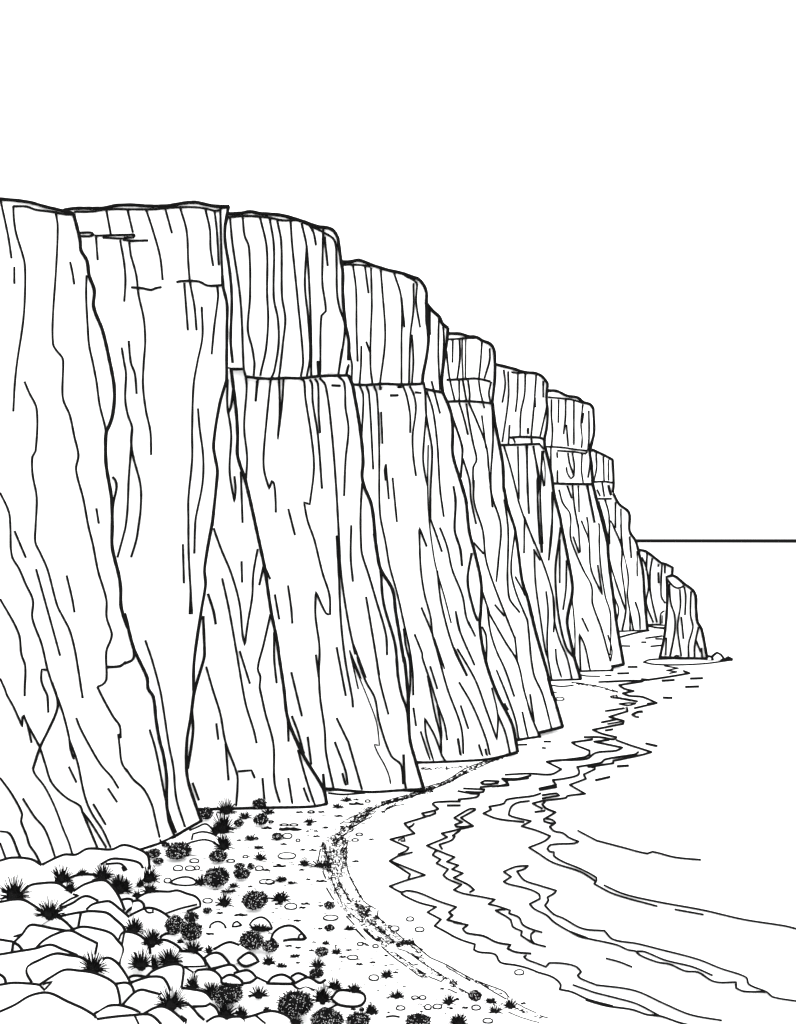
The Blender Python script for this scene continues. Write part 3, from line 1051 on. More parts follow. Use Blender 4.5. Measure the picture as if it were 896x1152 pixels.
boulder('A:470,700 550,675 640,685 745,717 795,770 832,822 805,925 / 740,1010 600,980 500,820', 1086, 'big boulder with a folded seaward corner above the lone tuft')
boulder('A:245,815 290,770 370,725 470,700 560,740 655,785 640,860 / 600,950 450,940 300,890', 1104, 'domed boulder with a notched seaward corner just behind the lone tuft')
boulder('A:-30,755 0,760 90,775 80,840 / -30,880', 1075, 'flat boulder at the picture edge with a small upright side')
boulder('A:90,780 120,795 155,835 / 120,860 80,855', 1073, 'little triangular rock beside the flat picture-edge boulder')
boulder('A:-40,865 0,860 120,840 240,820 340,795 420,825 520,865 / 600,940 560,1000 300,1090 0,1090 -40,1090', 1112, 'long low boulder running in from the picture edge to the lone tuft')
boulder('A:215,1050 180,985 190,940 260,900 370,855 460,865 555,885 640,965 / 660,1020 500,1100 260,1100', 1117, 'squarish boulder with a rounded landward end, landward of the lone tuft')
boulder('A:-30,985 0,995 30,1020 40,1055 / -30,1075', 1121, 'small rounded rock tip at the picture edge')
boulder('A:690,888 740,885 800,930 875,1045 / 860,1090 770,1080 640,1010 640,960', 1114, 'sloping boulder on the seaward side of the lone tuft')
boulder('B:265,455 350,400 435,355 530,360 640,378 770,445 800,520 808,590 / 760,680 640,720 400,600 300,510', 1150, 'huge humped boulder in front of the lone tuft, its seaward end cut steeply', extra='B:265,455 298,490 350,435 318,442 290,452', wd=2.6)
boulder('B:-40,458 0,455 90,442 215,448 265,455 / 310,510 300,600 0,680 -40,690', 1145, 'flat-topped boulder behind the lowest rounded boulder, at the picture edge')
boulder('B:-40,652 0,635 100,590 200,530 290,508 350,515 450,565 560,615 640,665 645,680 / 680,760 640,840 -40,840', 1172, 'lowest rounded boulder, a broad dome rising from the bottom edge', wd=2.6)
boulder('B:635,650 720,600 800,592 880,612 930,635 / 920,700 650,720', 1155, 'thin boulder peeping between the huge hump and the bottom slab')
boulder('D:-150,1140 -20,1100 150,1075 300,1062 420,1055 470,1075 535,1140 / 560,1260 -150,1260', 1168, 'bottom slab with a curved seaward end and one short crack', extra='D:310,1065 345,1140')
boulder('D:145,800 240,790 280,810 305,865 / 260,960 205,1000 190,970 180,900', 1134, 'small block with a rounded shoulder, seaward of the huge hump', extra='D:145,800 175,890 190,960')
boulder('D:205,980 300,880 365,850 440,865 530,890 / 580,970 540,1040 400,1070 250,1030', 1146, 'peaked boulder just landward of the fan-shaped tuft', extra='D:180,990 185,1015 310,1055; D:195,988 280,1005 360,1042')
boulder('D:265,745 300,732 370,735 410,745 / 380,800 285,800', 1109, 'thin flat rock between the paired tufts and the sloping boulder')
boulder('D:275,790 380,755 440,740 540,745 580,790 610,860 / 600,980 400,950 320,890', 1128, 'rounded loaf-shaped boulder behind the fan-shaped tuft')
boulder('D:410,740 460,695 550,655 650,635 710,650 722,690 705,830 / 680,920 600,900 450,800', 1123, 'upright boulder with a straight seaward side, above the fan-shaped tuft')
boulder('D:230,360 300,370 380,410 432,480 442,550 / 440,690 330,770 270,765 196,640 226,510 214,468', 1105, 'smooth boulder between the broad shell rock and the tall paired tufts', extra='D:225,360 205,465')
boulder('D:450,475 540,430 620,450 680,490 715,530 / 740,650 560,680 440,620', 1092, 'rounded boulder above the paired tufts, beside the merged bushes')
boulder('D:520,412 575,378 650,380 / 720,400 720,480 600,490', 1066, 'small pale rock half hidden by the merged bushes')
boulder('D:270,225 330,195 400,165 450,162 510,180 570,215 640,280 / 670,390 560,440 400,420 280,350', 1059, 'rounded boulder in front of the flat-topped slab', extra='w=2 D:400,178 420,200 465,202 462,182')
boulder('D:200,95 240,85 285,92 300,125 300,150 240,200 / 215,190', 1028, 'lumpy little rock leaning on the pointed boulder edge', extra='w=1.6 D:245,190 270,165 290,155')
boulder('D:300,105 350,100 385,130 388,178 / 330,230 280,225', 1031, 'small rounded stone between the flat-topped slab and the lumpy rock')
boulder('D:320,85 420,30 490,22 600,25 670,15 750,42 820,65 860,110 862,150 750,190 / 580,215 480,190 390,175', 1029, 'flat-topped slab, the largest rock lying on open sand', extra='D:575,207 700,165 835,132', wd=2.5)
boulder('F:10,520 60,525 140,530 190,560 225,605 240,648 / 200,700 40,710 -40,650', 1095, 'rounded boulder below the ragged tuft under the merged bushes')
boulder('F:280,675 240,620 225,580 270,550 320,538 370,555 440,635 280,675', 1090, 'diamond-shaped boulder in the seaward row of stones')
boulder('F:300,510 430,450 520,475 / 600,530 500,620 440,650 380,570', 1087, 'low peaked rock behind the diamond-shaped boulder')
boulder('F:505,600 590,540 640,560 682,612 580,650 530,635 505,600', 1090, 'lemon-shaped stone at the seaward tip of the peaked rock')
boulder('F:145,705 170,685 290,685 360,740 368,795 / 360,900 220,850 150,780', 1118, 'boulder with a flat top behind the broad ragged bush', extra='F:40,655 150,655 240,650; F:60,660 135,705')
boulder('F:290,680 450,640 510,690 / 400,740 360,750', 1099, 'thin leaning slab between the diamond boulder and the row of flat stones')
boulder('F:470,710 580,685 620,700 665,750 610,785 545,797 / 500,790', 1107, 'rounded stone at the end of the row of flat stones')
boulder('F:370,795 365,760 430,725 490,740 540,780 545,810 450,808 370,795', 1108.4, 'half-round stone with a straight foot, beside the broad ragged bush')
boulder('H:5,797 50,745 130,722 190,745 240,790 210,800 100,800 5,797', 1107, 'half-moon stone with a flat foot, landward of the small mound')
boulder('H:205,740 265,710 340,740 / 300,790 240,800', 1105, 'small gabled stone behind the half-moon one')
boulder('H:240,795 340,745 380,755 435,790 460,790 500,762 / 440,840 260,850', 1110, 'low mound of rock just behind the thick tuft by the oval boulder')
boulder('F:30,832 120,845 230,870 290,930 / 340,1010 150,1030 20,1000', 1136, 'long sloping boulder under the broad ragged bush')
boulder('D:600,1012 690,965 750,965 800,1005 850,1065 896,1105 / 900,1160 700,1140', 1155, 'smooth tongue of rock seaward of the fan-shaped tuft', extra='D:735,1135 745,1100 700,1070')
boulder('F:125,990 240,985 270,965 320,1000 350,1060 / 300,1140 240,1150 180,1090', 1152, 'rock with a small step in its top, landward of the low leaning tufts')
boulder('F:240,1120 310,1078 380,1075 450,1120 470,1150 / 460,1230 200,1230', 1163, 'rounded rock on the bottom edge below the low leaning tufts')
boulder('F:400,1090 480,1075 540,1080 590,1135 / 600,1230 430,1230', 1163.5, 'narrow rounded rock on the bottom edge between two wider ones')
boulder('F:560,1085 650,1062 720,1038 800,1028 870,1045 930,1075 985,1135 / 990,1240 600,1240', 1165, 'wide slab on the bottom edge below the great round bush', extra='F:655,1065 740,1135')
boulder('D:390,1050 470,1005 540,990 600,1010 680,1070 730,1120 / 740,1240 500,1240', 1163, 'rock sloping to the bottom edge right under the fan-shaped tuft')
boulder('H:545,925 600,860 680,855 780,870 820,890 828,940 780,985 680,990 600,970 545,925', 1132, 'oval boulder lying alone in the sand with a tuft behind it', extra='H:600,970 520,1010 440,1035', wd=2.6)
boulder('H:70,440 40,415 60,370 120,325 205,310 270,345 335,415 300,425 210,425 140,440', 1058.8, 'lone domed rock in the sand with a little stone at its corner', extra='H:270,415 275,390 300,380 320,408')
boulder('C:615,265 660,248 720,222 750,235 790,290 / 760,350 640,320', 949, 'topmost of three stacked arched rocks at the foot of the second buttress', wd=2.0)
boulder('C:632,330 640,290 700,275 760,285 800,305 / 810,370 700,375', 953, 'middle one of three stacked arched rocks by the second buttress', wd=2.0)
boulder('C:590,360 650,340 720,328 780,345 850,395 / 820,440 640,430 580,410', 964, 'lowest of three stacked arched rocks by the second buttress', wd=2.0)
boulder('C:480,615 530,590 590,578 640,590 670,615 640,632 560,635 480,620', 996.4, 'lens-shaped stone lying in the sand behind the flat-topped slab', wd=2.0)
boulder('F:605,300 640,260 705,240 760,270 795,330 750,350 650,345 605,300', 1046.9, 'small cap-like rock with a dark tuft at its foot, behind the speckled pair of bushes', wd=2.0)  # the dark foot is a low tuft built with the shrubs
boulder('F:270,330 280,300 340,275 390,300 405,330', 1044, 'small arch-shaped stone on the sand seaward of the merged bushes', wd=2.0)
boulder('F:460,320 470,290 500,275 540,305 500,318 460,320', 1042.7, 'thumb-sized humped stone next to the arch-shaped one', wd=1.9)
# rubble by the stack
boulder('v:605,912 608,888 640,862 668,878 690,912', 743, 'small domed rock in the rubble at the sea stack foot', wd=2.5)
boulder('v:690,912 715,895 745,912', 743.0, 'lowest rubble rock trailing off the sea stack into the water', wd=3.2)
boulder('v:565,908 580,885 605,890 610,912', 743.2, 'rubble rock pressed against the seaward side of the sea stack', wd=2.5)


def bdepth_setup(b):
    xs = [p[0] for p in b['poly']]
    b['Y0'] = gdepth(b['yb'])
    b['plane'] = Plane(min(xs), b['Y0'], max(xs), b['Y0'], b['lean'], amp=0.0)


def build_boulder(b):
    bdepth_setup(b)
    poly = smooth(b['poly'], 4.0, True)
    n = len(poly)
    pl = b['plane']
    xs = [p[0] for p in poly]; ys = [p[1] for p in poly]
    w = max(xs) - min(xs); h = max(ys) - min(ys)
    sp = max(2.0, min(w, h) / 7)
    inner = []
    y = min(ys) + sp / 2
    while y < max(ys):
        x = min(xs) + sp / 2
        while x < max(xs):
            if inside((x, y), poly) and edge_dist((x, y), poly) > sp * 0.5:
                inner.append((x, y))
            x += sp
        y += sp
    vs, es, fs, *_ = delaunay_2d_cdt([Vector(p) for p in poly + inner], [(k, (k + 1) % n) for k in range(n)], [], 0, 1e-4)
    ed = [edge_dist(tuple(v), poly) for v in vs]
    dm = max(ed) or 1
    cxy = ((min(xs) + max(xs)) / 2, (min(ys) + max(ys)) / 2)
    dc = ray(*cxy).normalized()
    size = min(w, h) * b['Y0'] / F

    def fr(d):
        t = min(1, d / dm)
        return math.sin(t * math.pi / 2)
    mb = MB()
    front = [pl.at(v.x, v.y) - dc * (0.22 * size * fr(e)) for v, e in zip(vs, ed)]
    back = [pl.at(v.x, v.y) + dc * (1.0 * size * fr(e)) for v, e in zip(vs, ed)]
    nv = len(vs)
    mb.v = front + [Vector(q) for q in back]
    for f in fs:
        c = (sum(vs[k].x for k in f) / len(f), sum(vs[k].y for k in f) / len(f))
        if inside(c, poly):
            mb.f.append(tuple(f)); mb.m.append(0)
            g = tuple((k if ed[k] < 1e-3 else nv + k) for k in reversed(f))
            mb.f.append(g); mb.m.append(0)
    b['smooth'] = poly; b['dm'] = dm; b['size'] = size; b['dc'] = dc; b['fr'] = fr

    def ink(P, wd, closed, lift):
        q = smooth(P, 3.0, closed)
        path, rad = [], []
        for (x, y) in q:
            dp = pl.depth(x, y)
            r = LW * 0.5 * wd * dp / F
            e = edge_dist((x, y), poly) if lift else 0
            path.append(CAM + ray(x, y) * dp - dc * ((0.22 * size * fr(e) if lift and inside((x, y), poly) else 0) + 0.4 * r))
            rad.append(r)
        mb.tube(path, rad, 6, 1, closed)
    D_ = b['drawn']
    if b['closed'] and len(D_) > 2 and math.dist(D_[0], D_[-1]) < 1:
        ink(D_[:-1], b['wd'], True, False)
    else:
        ink(D_, b['wd'], False, False)
    if b['extra']:
        for P, wd in lines(b['extra']):
            ink(P, wd or 2.0, False, True)
    used = sorted({k for f in mb.f for k in f})
    remap = {k: q for q, k in enumerate(used)}
    mb.v = [mb.v[k] for k in used]
    mb.f = [tuple(remap[k] for k in f) for f in mb.f]
    base = ground(cxy[0], b['yb'])
    o = mb.build(b['name'], [M_BOULDER, M_INK], base)
    grp = 'rubble at the foot of the sea stack' if b['yb'] < 760 else G_B
    tag(o, b['label'], b['cat'], grp)


for b in BOULD:
    build_boulder(b)


def rock_depth(x, y):
    """depth of the rock (or ground) that shows at a picture point"""
    d = gdepth(y)
    for b in BOULD:
        if inside((x, y), b['smooth']):
            e = edge_dist((x, y), b['smooth'])
            d = min(d, b['plane'].depth(x, y) - 0.25 * b['size'] * b['fr'](e))
    return d


# ------------------------------------------------------------------ shrubs
SHR = '''
A 95,485,190,145,t 415,370,150,105,t 555,325,70,45,t 695,350,130,100,t 810,440,140,110,t 475,435,80,65,t 335,610,190,125,t 630,975,170,135,t
C 345,605,140,95,t 280,640,80,60,t 155,680,140,110,t 350,680,110,60,t 265,715,70,50,t 375,450,105,60,b 408,495,75,45,b 455,375,60,30,b 540,460,180,110,b
C 735,195,90,85,b 845,275,150,130,t 800,285,80,70,t 845,390,120,105,t 810,480,130,80,b 800,645,175,130,b 695,630,70,65,t 850,770,110,80,t 738,825,70,40,b
C 245,950,125,100,t 365,1035,140,110,t
D 650,385,170,155,b 790,280,130,80,b 790,440,190,150,b 800,530,160,90,t 695,455,60,40,t 365,665,200,150,t 470,665,80,100,t 605,635,200,130,t 620,1000,250,165,t 805,840,140,120,t
F 265,540,80,65,t 290,880,170,100,t 420,965,270,150,b 400,1075,200,120,t 540,1075,100,90,t 680,910,160,95,t 750,1025,60,35,t
F 620,515,215,150,b 780,530,150,95,b 765,635,110,70,t 870,655,80,30,t 650,172,230,150,b 870,105,110,80,t 700,350,180,55,t
E 410,185,160,110,t 690,145,130,80,b 760,190,110,50,t 565,230,110,60,t 515,305,90,70,b 700,290,135,100,b 785,275,50,30,b 620,410,110,50,t 840,408,95,55,t 680,485,80,30,t 695,578,110,60,t
E 520,655,100,50,b 540,740,150,90,b 615,665,70,60,b 475,808,85,40,t 430,850,130,30,t 870,755,100,40,t
G 365,340,100,40,t 360,365,50,20,t 88,480,90,55,b 320,700,110,60,t 455,710,150,60,t 120,835,90,40,t 120,1000,150,80,t 530,1070,100,65,b 600,215,90,40,t 670,160,90,40,t 220,855,80,25,t
H 530,360,90,60,b 700,345,100,40,t 500,468,65,35,t 465,568,125,75,b 590,545,90,55,t 430,660,130,75,t 420,750,130,75,b 575,840,130,90,t 470,950,160,140,t 740,865,120,80,t 235,575,80,30,t 130,660,90,35,t
H 240,1065,310,190,b 510,1180,280,150,b 770,1180,210,130,b 250,1140,110,70,t 880,1050,90,80,t 800,1035,50,35,b
J 265,745,110,75,t 345,918,130,70,t 140,1050,110,80,t 785,970,110,85,t 530,1160,220,95,b 860,1130,130,80,t
K 260,945,120,90,b 395,960,90,50,t 430,1040,110,60,t 555,1000,110,80,t 130,1150,130,100,t
'''
MARKS = [
    (16, 1003, 'the tuft at the landward picture edge'), (56, 1027, 'the wide central tuft of the pile'), (105, 1088, 'the lone tuft low in the pile'),
    (193, 1130, 'the fan-shaped tuft at the pile foot'), (205, 1014, 'the flat-topped slab'), (392, 1124, 'the oval boulder'),
    (325, 1050, 'the lone domed rock'), (207, 994, 'the lens-shaped stone'), (208, 1048, 'the merged round bushes'),
    (287, 1014, 'the ball-shaped bush on open sand'), (228, 926, 'the corner of the second buttress'), (300, 910, 'the foot of the low spur'),
    (332, 1138, 'the great round bush'), (372, 968, 'the bend of the debris line'), (540, 1122, 'the frayed end of the debris line'),
    (366, 903, 'the outer corner of the low spur'), (140, 972, 'the hooked boulder by the cliff'), (256, 1124, 'the broad ragged bush'),
    (288, 1060, 'the speckled pair of bushes'), (420, 1100, 'the keyhole pebble'), (166, 1082, 'the paired tall tufts'), (400, 1028, 'the knot in the debris line'),
    (236, 950, 'the three arched rocks'), (365, 1090, 'the half-buried mound'),
]
NAMED = {('A', 95): 'tall spiky tuft growing on the great boulder at the landward picture edge', ('A', 335): 'wide spiky tuft in the middle of the boulder pile',
         ('A', 630): 'lone spiky tuft low in the boulder pile above the huge humped boulder', ('D', 620): 'largest fan-shaped spiky tuft at the seaward foot of the boulder pile',
         ('H', 240): 'great round bush, the broadest dark bush, beside the bottom edge', ('F', 650): 'ball-shaped dark bush standing alone on open sand',
         ('F', 420): 'broad ragged bush leaning seaward at the edge of the boulder pile', ('F', 620): 'larger bush of the speckled pair on the sand',
         ('F', 780): 'smaller bush of the speckled pair on the sand', ('D', 650): 'landward bush of the three merged round bushes',
         ('D', 790, 280): 'topmost and smallest of the three merged round bushes', ('D', 790, 440): 'lowest and fullest of the three merged round bushes'}
ORD = ['', 'second', 'third', 'fourth', 'fifth', 'sixth', 'seventh', 'eighth', 'ninth', 'tenth', 'eleventh', 'twelfth']
SEEN_L = {}


def auto_label(x, y, what, size):
    m = min(MARKS, key=lambda q: math.hypot(q[0] - x, 1.6 * (q[1] - y)))
    dx, dy = x - m[0], y - m[1]
    if abs(dx) < 4 and abs(dy) < 4:
        rel = 'touching'
    elif abs(dx) > 1.2 * abs(dy):
        rel = 'seaward of' if dx > 0 else 'landward of'
    else:
        rel = 'in front of' if dy > 0 else 'behind'
    key = (what, size, rel, m[2])
    k = SEEN_L.get(key, 0)
    SEEN_L[key] = k + 1
    o = ORD[k]
    return ' '.join(f"{o} {size} {what} {rel} {m[2]}".split())


def shrub(x, y, w, h, kind, label):
    rnd = random.Random(int(x * 31 + y * 17))
    dp = min(rock_depth(x, y), rock_depth(x - w * .2, y - 1), rock_depth(x + w * .2, y - 1)) - 0.12
    base = CAM + ray(x, y) * dp
    k = dp / F
    W, H = w * k, h * k
    mb = MB()
    px = k
    if kind == 't':
        per = 1.6 * (w / 2 + h)
        mb.ellipsoid(base + Vector((0, 0, H * 0.16)), W * 0.22, W * 0.17, H * 0.28, 12, 6, 1, 0.6, rnd)
        for ring, (gap, s0, s1) in enumerate(((1.9, .96, 1.18), (2.1, .72, .95), (2.3, .45, .7))):
            n = max(9, int(per / gap))
            for q in range(n):
                al = math.radians(-8 + 196 * (q + rnd.uniform(.15, .85)) / n)
                s = rnd.uniform(s0, s1)
                flat = rnd.uniform(-1, 1) * (.8 if ring else .35)
                c_ = math.sqrt(max(0.2, 1 - flat * flat * 0.6))
                dirv = Vector((math.cos(al) * W * 0.5, flat * W * 0.36, math.sin(al) * H)) * s * c_
                p0 = base + Vector((math.cos(al) * .12 * W, rnd.uniform(-.06, .06) * W, rnd.uniform(0.0, .1) * H))
                dirv -= (p0 - base) * 0.6
                mid = p0 + dirv * 0.55 + Vector((0, 0, 0.05 * H))
                tip = p0 + dirv
                r = px * rnd.uniform(0.54, 0.68)
                mb.tube([p0, mid, tip], [r * 1.2, r * 1.1, r * 0.85], 3, 1)
    else:
        c = base + Vector((0, 0, H * 0.5))
        mb.ellipsoid(c, W * 0.45, W * 0.4, H * 0.44, 18, 12, 1, 0.2, rnd)
        n = int(max(40, min(320, w * h * 0.36 + 30)))
        for q in range(n):
            z = rnd.uniform(-0.85, 1)
            ph = rnd.uniform(0, 2 * math.pi)
            s = math.sqrt(1 - z * z)
            nrm = Vector((s * math.cos(ph) * W * .46, s * math.sin(ph) * W * .4, z * H * .46))
            p0 = c + nrm * 0.85
            p1 = c + nrm * rnd.uniform(1.03, 1.2) + Vector((0, 0, 0.04 * H))
            r = px * rnd.uniform(0.5, 0.7)
            mb.tube([p0, p1], [r, r * 0.7], 3, 1)
        # pale leaf flecks over the dark crown, thinner towards its foot
        for q in range(int(w * h * 0.42)):
            z = rnd.uniform(-0.7, 0.97)
            ph = rnd.uniform(0, 2 * math.pi)
            s = math.sqrt(1 - z * z)
            nu = Vector((s * math.cos(ph), s * math.sin(ph), z))
            p = c + Vector((nu.x * W * .51, nu.y * W * .455, nu.z * H * .505))
            e1 = nu.cross(Vector((0, 0, 1))); e1 = e1.normalized() if e1.length > .01 else Vector((1, 0, 0))
            e2 = nu.cross(e1)
            t_ = rnd.uniform(0, math.pi)
            e1, e2 = e1 * math.cos(t_) + e2 * math.sin(t_), e2 * math.cos(t_) - e1 * math.sin(t_)
            a, b_ = px * rnd.uniform(.28, .6), px * rnd.uniform(.16, .3)
            mb.face([p + e1 * a, p + e2 * b_, p - e1 * a, p - e2 * b_], 0)
    o = mb.build('spiky_shrub' if kind == 't' else 'round_shrub', [M_BOULDER, M_LEAF], base)
    tag(o, label, 'shrub', 'shrubs dotted over the sand and boulders')


SL = []
for ln in SHR.strip().splitlines():
    t, *rest = ln.split()
    ox, oy, s = TILE[t]
    for it in rest:
        cx, by, w, h, kd = it.split(',')
        cx, by, w, h = float(cx), float(by), float(w), float(h)
        nm = NAMED.get((t, int(cx))) or NAMED.get((t, int(cx), int(by)))
        if t == 'D' and int(cx) == 650 and kd != 'b':
            nm = None
        if t == 'F' and int(cx) == 650 and by != 172:
            nm = None
        SL.append([ox + cx / s, oy + by / s, w / s, h / s, kd, nm])
for x, y, w, h, kd, nm in SL:
    if not nm:
        size = 'tiny' if w < 10 else 'small' if w < 16 else 'mid-sized' if w < 24 else 'large'
        nm = auto_label(x, y - h / 2, 'spiky tuft' if kd == 't' else 'dark rounded shrub', size)
    shrub(x, y, w, h, kd, nm)

# ------------------------------------------------------------------ pebbles on the sand
PEB = '''
C 650,470,65,30 540,520,70,40 620,520,70,35 668,518,35,30 740,738,70,36 470,603,50,36
E 570,552,45,25 447,588,70,30 685,650,70,45 745,762,130,45
G 175,453,85,50 265,490,35,25 170,620,160,62 375,252,60,24 850,160,45,24 205,1045,110,58 150,360,75,20 230,360,75,22 30,840,80,40 780,440,60,26 745,487,60,26
H 540,245,135,52 725,578,95,42 890,748,60,46
J 460,255,65,40 540,343,80,45 155,748,88,55 380,1003,80,40 690,990,80,45 610,995,60,50 330,335,80,50 565,915,60,36 500,915,60,30 40,465,50,30 170,483,50,32
K 630,703,85,50 268,1000,80,45 367,1110,90,45
w 420,337,60,26
'''
for ln in PEB.strip().splitlines():
    t, *rest = ln.split()
    ox, oy, s = TILE[t]
    for it in rest:
        cx, cy, w, h = [float(q) for q in it.split(',')]
        x, y, w, h = ox + cx / s, oy + cy / s, w / s, h / s
        rnd = random.Random(int(x * 13 + y))
        g = ground(x, y + h / 2)
        dp = g.y
        k = dp / F
        mb = MB()
        # rounded stone whose rim line runs round its widest outline
        tilt = math.radians(50)
        ax1 = Vector((1, 0, 0)); ax2 = Vector((0, math.cos(tilt), math.sin(tilt)))
        c = CAM + ray(x, y) * (dp + 0.02)
        dc = ray(x, y).normalized()
        rim = []
        N = 18
        # rim in the plane spanned by ax1/ax2, sized so that it shows w by h
        for q in range(N):
            a = 2 * math.pi * q / N
            e = 1 + 0.07 * math.sin(2 * a + rnd.uniform(0, 6)) * 0.6 + rnd.uniform(-.03, .03)
            rim.append((x + 0.46 * w * e * math.cos(a), y + 0.44 * h * e * math.sin(a)))
        R3 = []
        for (u, v_) in rim:
            dd = dp + (y + h / 2 - v_) * k * 0.8
            R3.append(CAM + ray(u, v_) * dd)
        cen = sum(R3, Vector()) / N
        size = h * k
        bI = len(mb.v)
        mb.v += R3
        mid1 = [p + (cen - p) * 0.4 - dc * size * 0.16 for p in R3]
        mb.v += mid1
        mb.v.append(cen - dc * size * 0.2)
        mid2 = [p + (cen - p) * 0.3 + dc * size * 0.6 for p in R3]
        mb.v += mid2
        mb.v.append(cen + dc * size * 0.8)
        for q in range(N):
            q2 = (q + 1) % N
            mb.f += [(bI + q, bI + q2, bI + N + q2, bI + N + q), (bI + N + q, bI + N + q2, bI + 2 * N),
                     (bI + q2, bI + q, bI + 2 * N + 1 + q, bI + 2 * N + 1 + q2), (bI + 2 * N + 1 + q2, bI + 2 * N + 1 + q, bI + 3 * N + 1)]
            mb.m += [0, 0, 0, 0]
        mb.tube([p - dc * k * 0.4 for p in R3], [0.5 * 1.9 * k] * N, 6, 1, True)
        o = mb.build('pebble', [M_BOULDER, M_INK], g)
        sz = 'tiny' if w < 8 else 'small' if w < 11 else 'larger'
        shp = 'long flat' if w > 2.3 * h else 'oval' if w > 1.6 * h else 'round'
        tag(o, auto_label(x, y, shp + ' pale pebble', sz), 'pebble', 'pebbles scattered over the sand')

# ------------------------------------------------------------------ dark grit and the debris line
GRIT = '''
E 515,418,36 750,318,85 610,808,40 355,1030,55 530,1048,110 850,955,60 890,452,40 860,637,100 740,668,60
G 275,258,60 375,262,50 460,256,55 605,290,70 495,388,50 345,416,25 415,416,35 420,460,55 145,525,50 305,573,40 390,577,60 105,712,95 10,745,40 295,742,45 350,822,40 460,838,90 100,1027,55 755,152,40 755,190,120 880,485,40 748,670,55 200,405,190 120,395,30 10,388,60 330,1028,80 300,1060,60
H 258,273,65 185,485,60 265,500,50 263,627,38 640,578,60 780,638,55 805,465,65 850,478,25 730,1018,45 450,340,40 380,523,40 690,520,50 455,148,40
J 55,465,60 100,478,25 170,485,50 257,566,28 35,640,55 145,623,50 728,845,35 600,1010,40 555,1035,20 278,1042,18 340,708,40 850,935,40
K 665,968,45 175,1005,55 110,930,30 60,1010,30
C 820,825,45 770,1060,0 755,965,50 880,470,30
w 385,296,26
'''
grit = MB()
for ln in GRIT.strip().splitlines():
    t, *rest = ln.split()
    ox, oy, s = TILE[t]
    for it in rest:
        cx, cy, w = [float(q) for q in it.split(',')]
        if not w:
            continue
        x, y, w = ox + cx / s, oy + cy / s, w / s
        th = 2.0 + 0.14 * w
        n = 6
        q = [(x - w / 2 + w * k / n, y + math.sin(k * 1.7 + x) * 0.4) for k in range(n + 1)]
        path, rad = [], []
        for k, (u, v_) in enumerate(q):
            g = ground(u, v_)
            r = 0.5 * th * (0.45 + 0.55 * math.sin(math.pi * (k + .5) / (n + 1)) + 0.2 * math.sin(k * 2.3 + y)) * g.y / F
            path.append(g + Vector((0, 0, r * .3))); rad.append(max(r, 0.2 * g.y / F))
        grit.tube(path, rad, 6, 0)
rg2 = random.Random(5)
area = pts('C:700,480 640,560 720,700 E:200,900 F:700,560 H:380,640 J:60,900 300,1130 K:300,1130 K:60,900 J:500,760 I:420,1020 180,860 120,700 90,420 300,150 180,150 E:800,240 330,260')
placed = 0
while placed < 110:
    x, y = rg2.uniform(225, 560), rg2.uniform(905, 1150)
    if not inside((x, y), area) or rock_depth(x, y) < gdepth(y) - 0.02:
        continue
    placed += 1
    w = rg2.uniform(2.0, 6.5)
    path, rad = [], []
    for k in range(5):
        g = ground(x + w * (k / 4 - .5), y + rg2.uniform(-.35, .35))
        r = rg2.uniform(.35, .95) * (0.6 if k in (0, 4) else 1.0) * g.y / F
        path.append(g + Vector((0, 0, r * .3))); rad.append(r)
    grit.tube(path, rad, 6, 0)
tag(grit.build('gravel', [M_INK]), 'dark grit and flecks strewn over the pale sand', kind='stuff')

deb = MB()
DEB = lines('''
I:240,265 320,220 430,180 560,130 700,90 770,70
I:300,300 380,250 440,218
I:130,380 112,440 100,500
I:130,565 150,610
I:155,668 175,705 200,745
I:185,610 205,670 245,750
I:290,370 280,430 278,500 295,580
I:300,600 330,650 355,700 385,745
I:230,620 270,700 310,760
I:385,750 435,785 480,810 478,850 520,890
I:280,850 330,900
I:300,825 375,885
I:340,925 400,995
I:400,930 470,1000
J:0,345 85,430
J:70,345 120,395 170,435
J:190,240 240,290
J:280,310 330,325 362,352 350,362 300,330
J:340,370 410,430
J:180,330 260,385 330,450
J:490,460 560,525 630,580 700,612 780,650 850,690 K:0,632 120,700 250,770
J:490,475 570,515
J:760,655 800,685 K:20,660 150,740 220,780
J:220,490 300,560 380,620 470,685 550,740 590,720 515,675
J:330,540 430,610 490,645 525,635
J:360,510 430,530 530,600 650,680 735,735
J:760,745 720,785 615,740
J:500,565 575,590
J:780,845 850,880
K:270,775 400,825 500,865 545,915
K:290,790 400,860 520,930
K:600,960 690,1010 770,1045
K:805,1070 870,1090
K:540,1040 620,1075 700,1100 800,1130
K:30,845 110,880
K:120,835 200,880
L:290,275 430,230 560,150 720,92 850,62
L:330,292 440,248 570,180 720,110 800,80
L:0,375 120,340 290,292
L:50,385 180,345 290,308
L:150,390 60,410 0,450
w:505,228 600,240 700,260 790,290
w:530,238 640,250 740,272
''')
for P, wd in DEB:
    # a broken, hand-drawn line
    q = smooth(P, 3.0)
    rnd = random.Random(int(P[0][0] * 11 + P[0][1]))
    run = []
    for k, pnt in enumerate(q):
        run.append((pnt[0] + rnd.uniform(-.25, .25), pnt[1] + rnd.uniform(-.2, .2)))
        if rnd.random() < 0.05 and len(run) > 2:
            ground_ink(deb, run, rnd.uniform(1.15, 1.5), 0, False, 0, 5)
            run = []
    if len(run) > 1:
        ground_ink(deb, run, rnd.uniform(1.15, 1.5), 0, False, 0, 5)
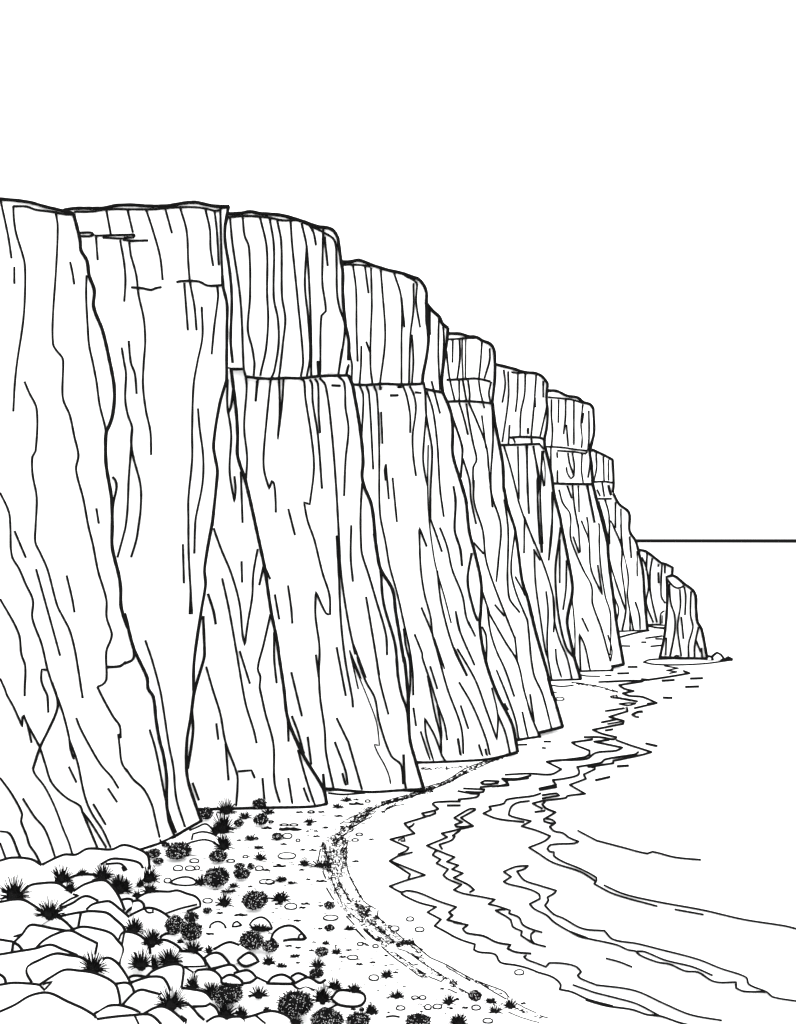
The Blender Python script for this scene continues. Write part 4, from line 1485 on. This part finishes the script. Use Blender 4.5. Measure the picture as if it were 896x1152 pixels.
# stippled weed between the lines: (centre line, half width, how many marks, how long)
BANDS = [('J:80,330 200,440 330,550 470,660 600,740', 3.5, 70, 3.4), ('J:230,290 330,380 440,455 560,560', 3.2, 60, 3.0),
         ('I:180,610 215,690 260,770 310,850', 5.0, 60, 4.0), ('I:330,800 400,830 470,870', 6.0, 60, 3.0), ('I:140,400 160,480 170,560', 5.0, 60, 4.5),
         ('I:270,380 262,460 262,540', 3.5, 50, 4.0), ('J:640,690 740,740 860,800', 3.0, 34, 2.6), ('K:60,800 180,880 330,930 480,980', 3.5, 60, 2.6),
         ('K:180,740 330,810 480,880', 1.6, 40, 2.4), ('K:560,985 680,1040 820,1090', 2.0, 34, 3.0),
         ('I:770,65 690,92 600,120 520,140 440,175', 1.8, 120, 2.2), ('I:440,175 360,235 290,285 240,340 215,380', 7.5, 190, 4.5),
         ('I:210,360 195,430 195,500 200,560 205,600', 13.0, 170, 4.0), ('I:215,600 240,650 275,710 310,755', 4.0, 55, 2.5),
         ('I:290,570 310,610 340,670 370,720', 1.8, 26, 2.0), ('J:0,130 60,150 110,190', 7.0, 80, 2.6), ('J:30,210 90,240 60,310', 7.0, 50, 2.6),
         ('J:100,270 180,320 260,390 330,450', 4.5, 110, 2.8), ('J:350,475 420,460 485,450', 4.2, 150, 2.4), ('J:180,420 230,440 290,470', 3.6, 45, 2.4),
         ('J:420,530 520,580 640,680 740,750', 1.6, 36, 2.2), ('J:800,790 860,810', 2.4, 22, 2.2),
         ('L:850,62 720,102 570,165 440,240 300,285', 2.6, 230, 2.0), ('L:290,300 150,345 0,385', 2.4, 110, 2.2), ('L:270,150 330,155', 2.2, 24, 2.2),
         ('L:360,150 570,135', 1.8, 30, 2.4), ('L:300,290 340,300', 5.0, 60, 2.2), ('L:90,390 0,440', 2.0, 26, 2.4), ('w:505,230 600,243 700,262 800,292', 1.6, 60, 2.6)]
for txt, hw, n, ln in BANDS:
    q = smooth(pts(txt), 2.0)
    rnd = random.Random(int(q[0][0] * 5 + n))
    for _ in range(int(n * 1.25)):
        k = rnd.randrange(len(q))
        a = q[max(0, k - 1)]; b = q[min(len(q) - 1, k + 1)]
        d = (b[0] - a[0], b[1] - a[1]); L = math.hypot(*d) or 1
        off = rnd.gauss(0, .5) * hw
        x = q[k][0] - d[1] / L * off; y = q[k][1] + d[0] / L * off * (0.8 if hw > 3 else 1)
        ang = math.atan2(d[1], d[0]) if rnd.random() < .5 else 0.0
        ang += rnd.uniform(-.35, .35)
        l_ = rnd.uniform(.5, 1.3) * ln
        P = [(x - math.cos(ang) * l_ / 2, y - math.sin(ang) * l_ / 2), (x + math.cos(ang) * l_ / 2, y + math.sin(ang) * l_ / 2)]
        ground_ink(deb, P, rnd.uniform(.6, 1.0), 0, False, 0, 5)
tag(deb.build('seaweed_debris', [M_INK]), 'broken strand of dark weed debris curving along the upper beach', kind='stuff')

# ------------------------------------------------------------------ light
world = bpy.data.worlds.new('World')
scene.world = world
world.use_nodes = True
nt = world.node_tree
bg = nt.nodes['Background']
EL, AZ = math.radians(40), math.radians(150)      # the veiled sun stands over the sea behind the viewer
bg.inputs['Color'].default_value = (1, 1, 1, 1)    # an even white overcast sky
bg.inputs['Strength'].default_value = 1.1
sd = bpy.data.lights.new('sun', 'SUN')
sd.energy = 0.7
sd.angle = math.radians(25)
sd.color = (1, 1, 1)
sun = bpy.data.objects.new('sun', sd)
COL.objects.link(sun)
sdir = Vector((math.sin(AZ) * math.cos(EL), math.cos(AZ) * math.cos(EL), math.sin(EL)))
sun.rotation_euler = sdir.to_track_quat('Z', 'Y').to_euler()
sun.location = (20, -20, 40)

vsn = scene.view_settings
vsn.view_transform = 'Standard'
vsn.look = 'None'
vsn.exposure = 1.25
vsn.gamma = 1.0
vsn.use_curve_mapping = False
scene.cycles.max_bounces = 6
scene.cycles.diffuse_bounces = 4
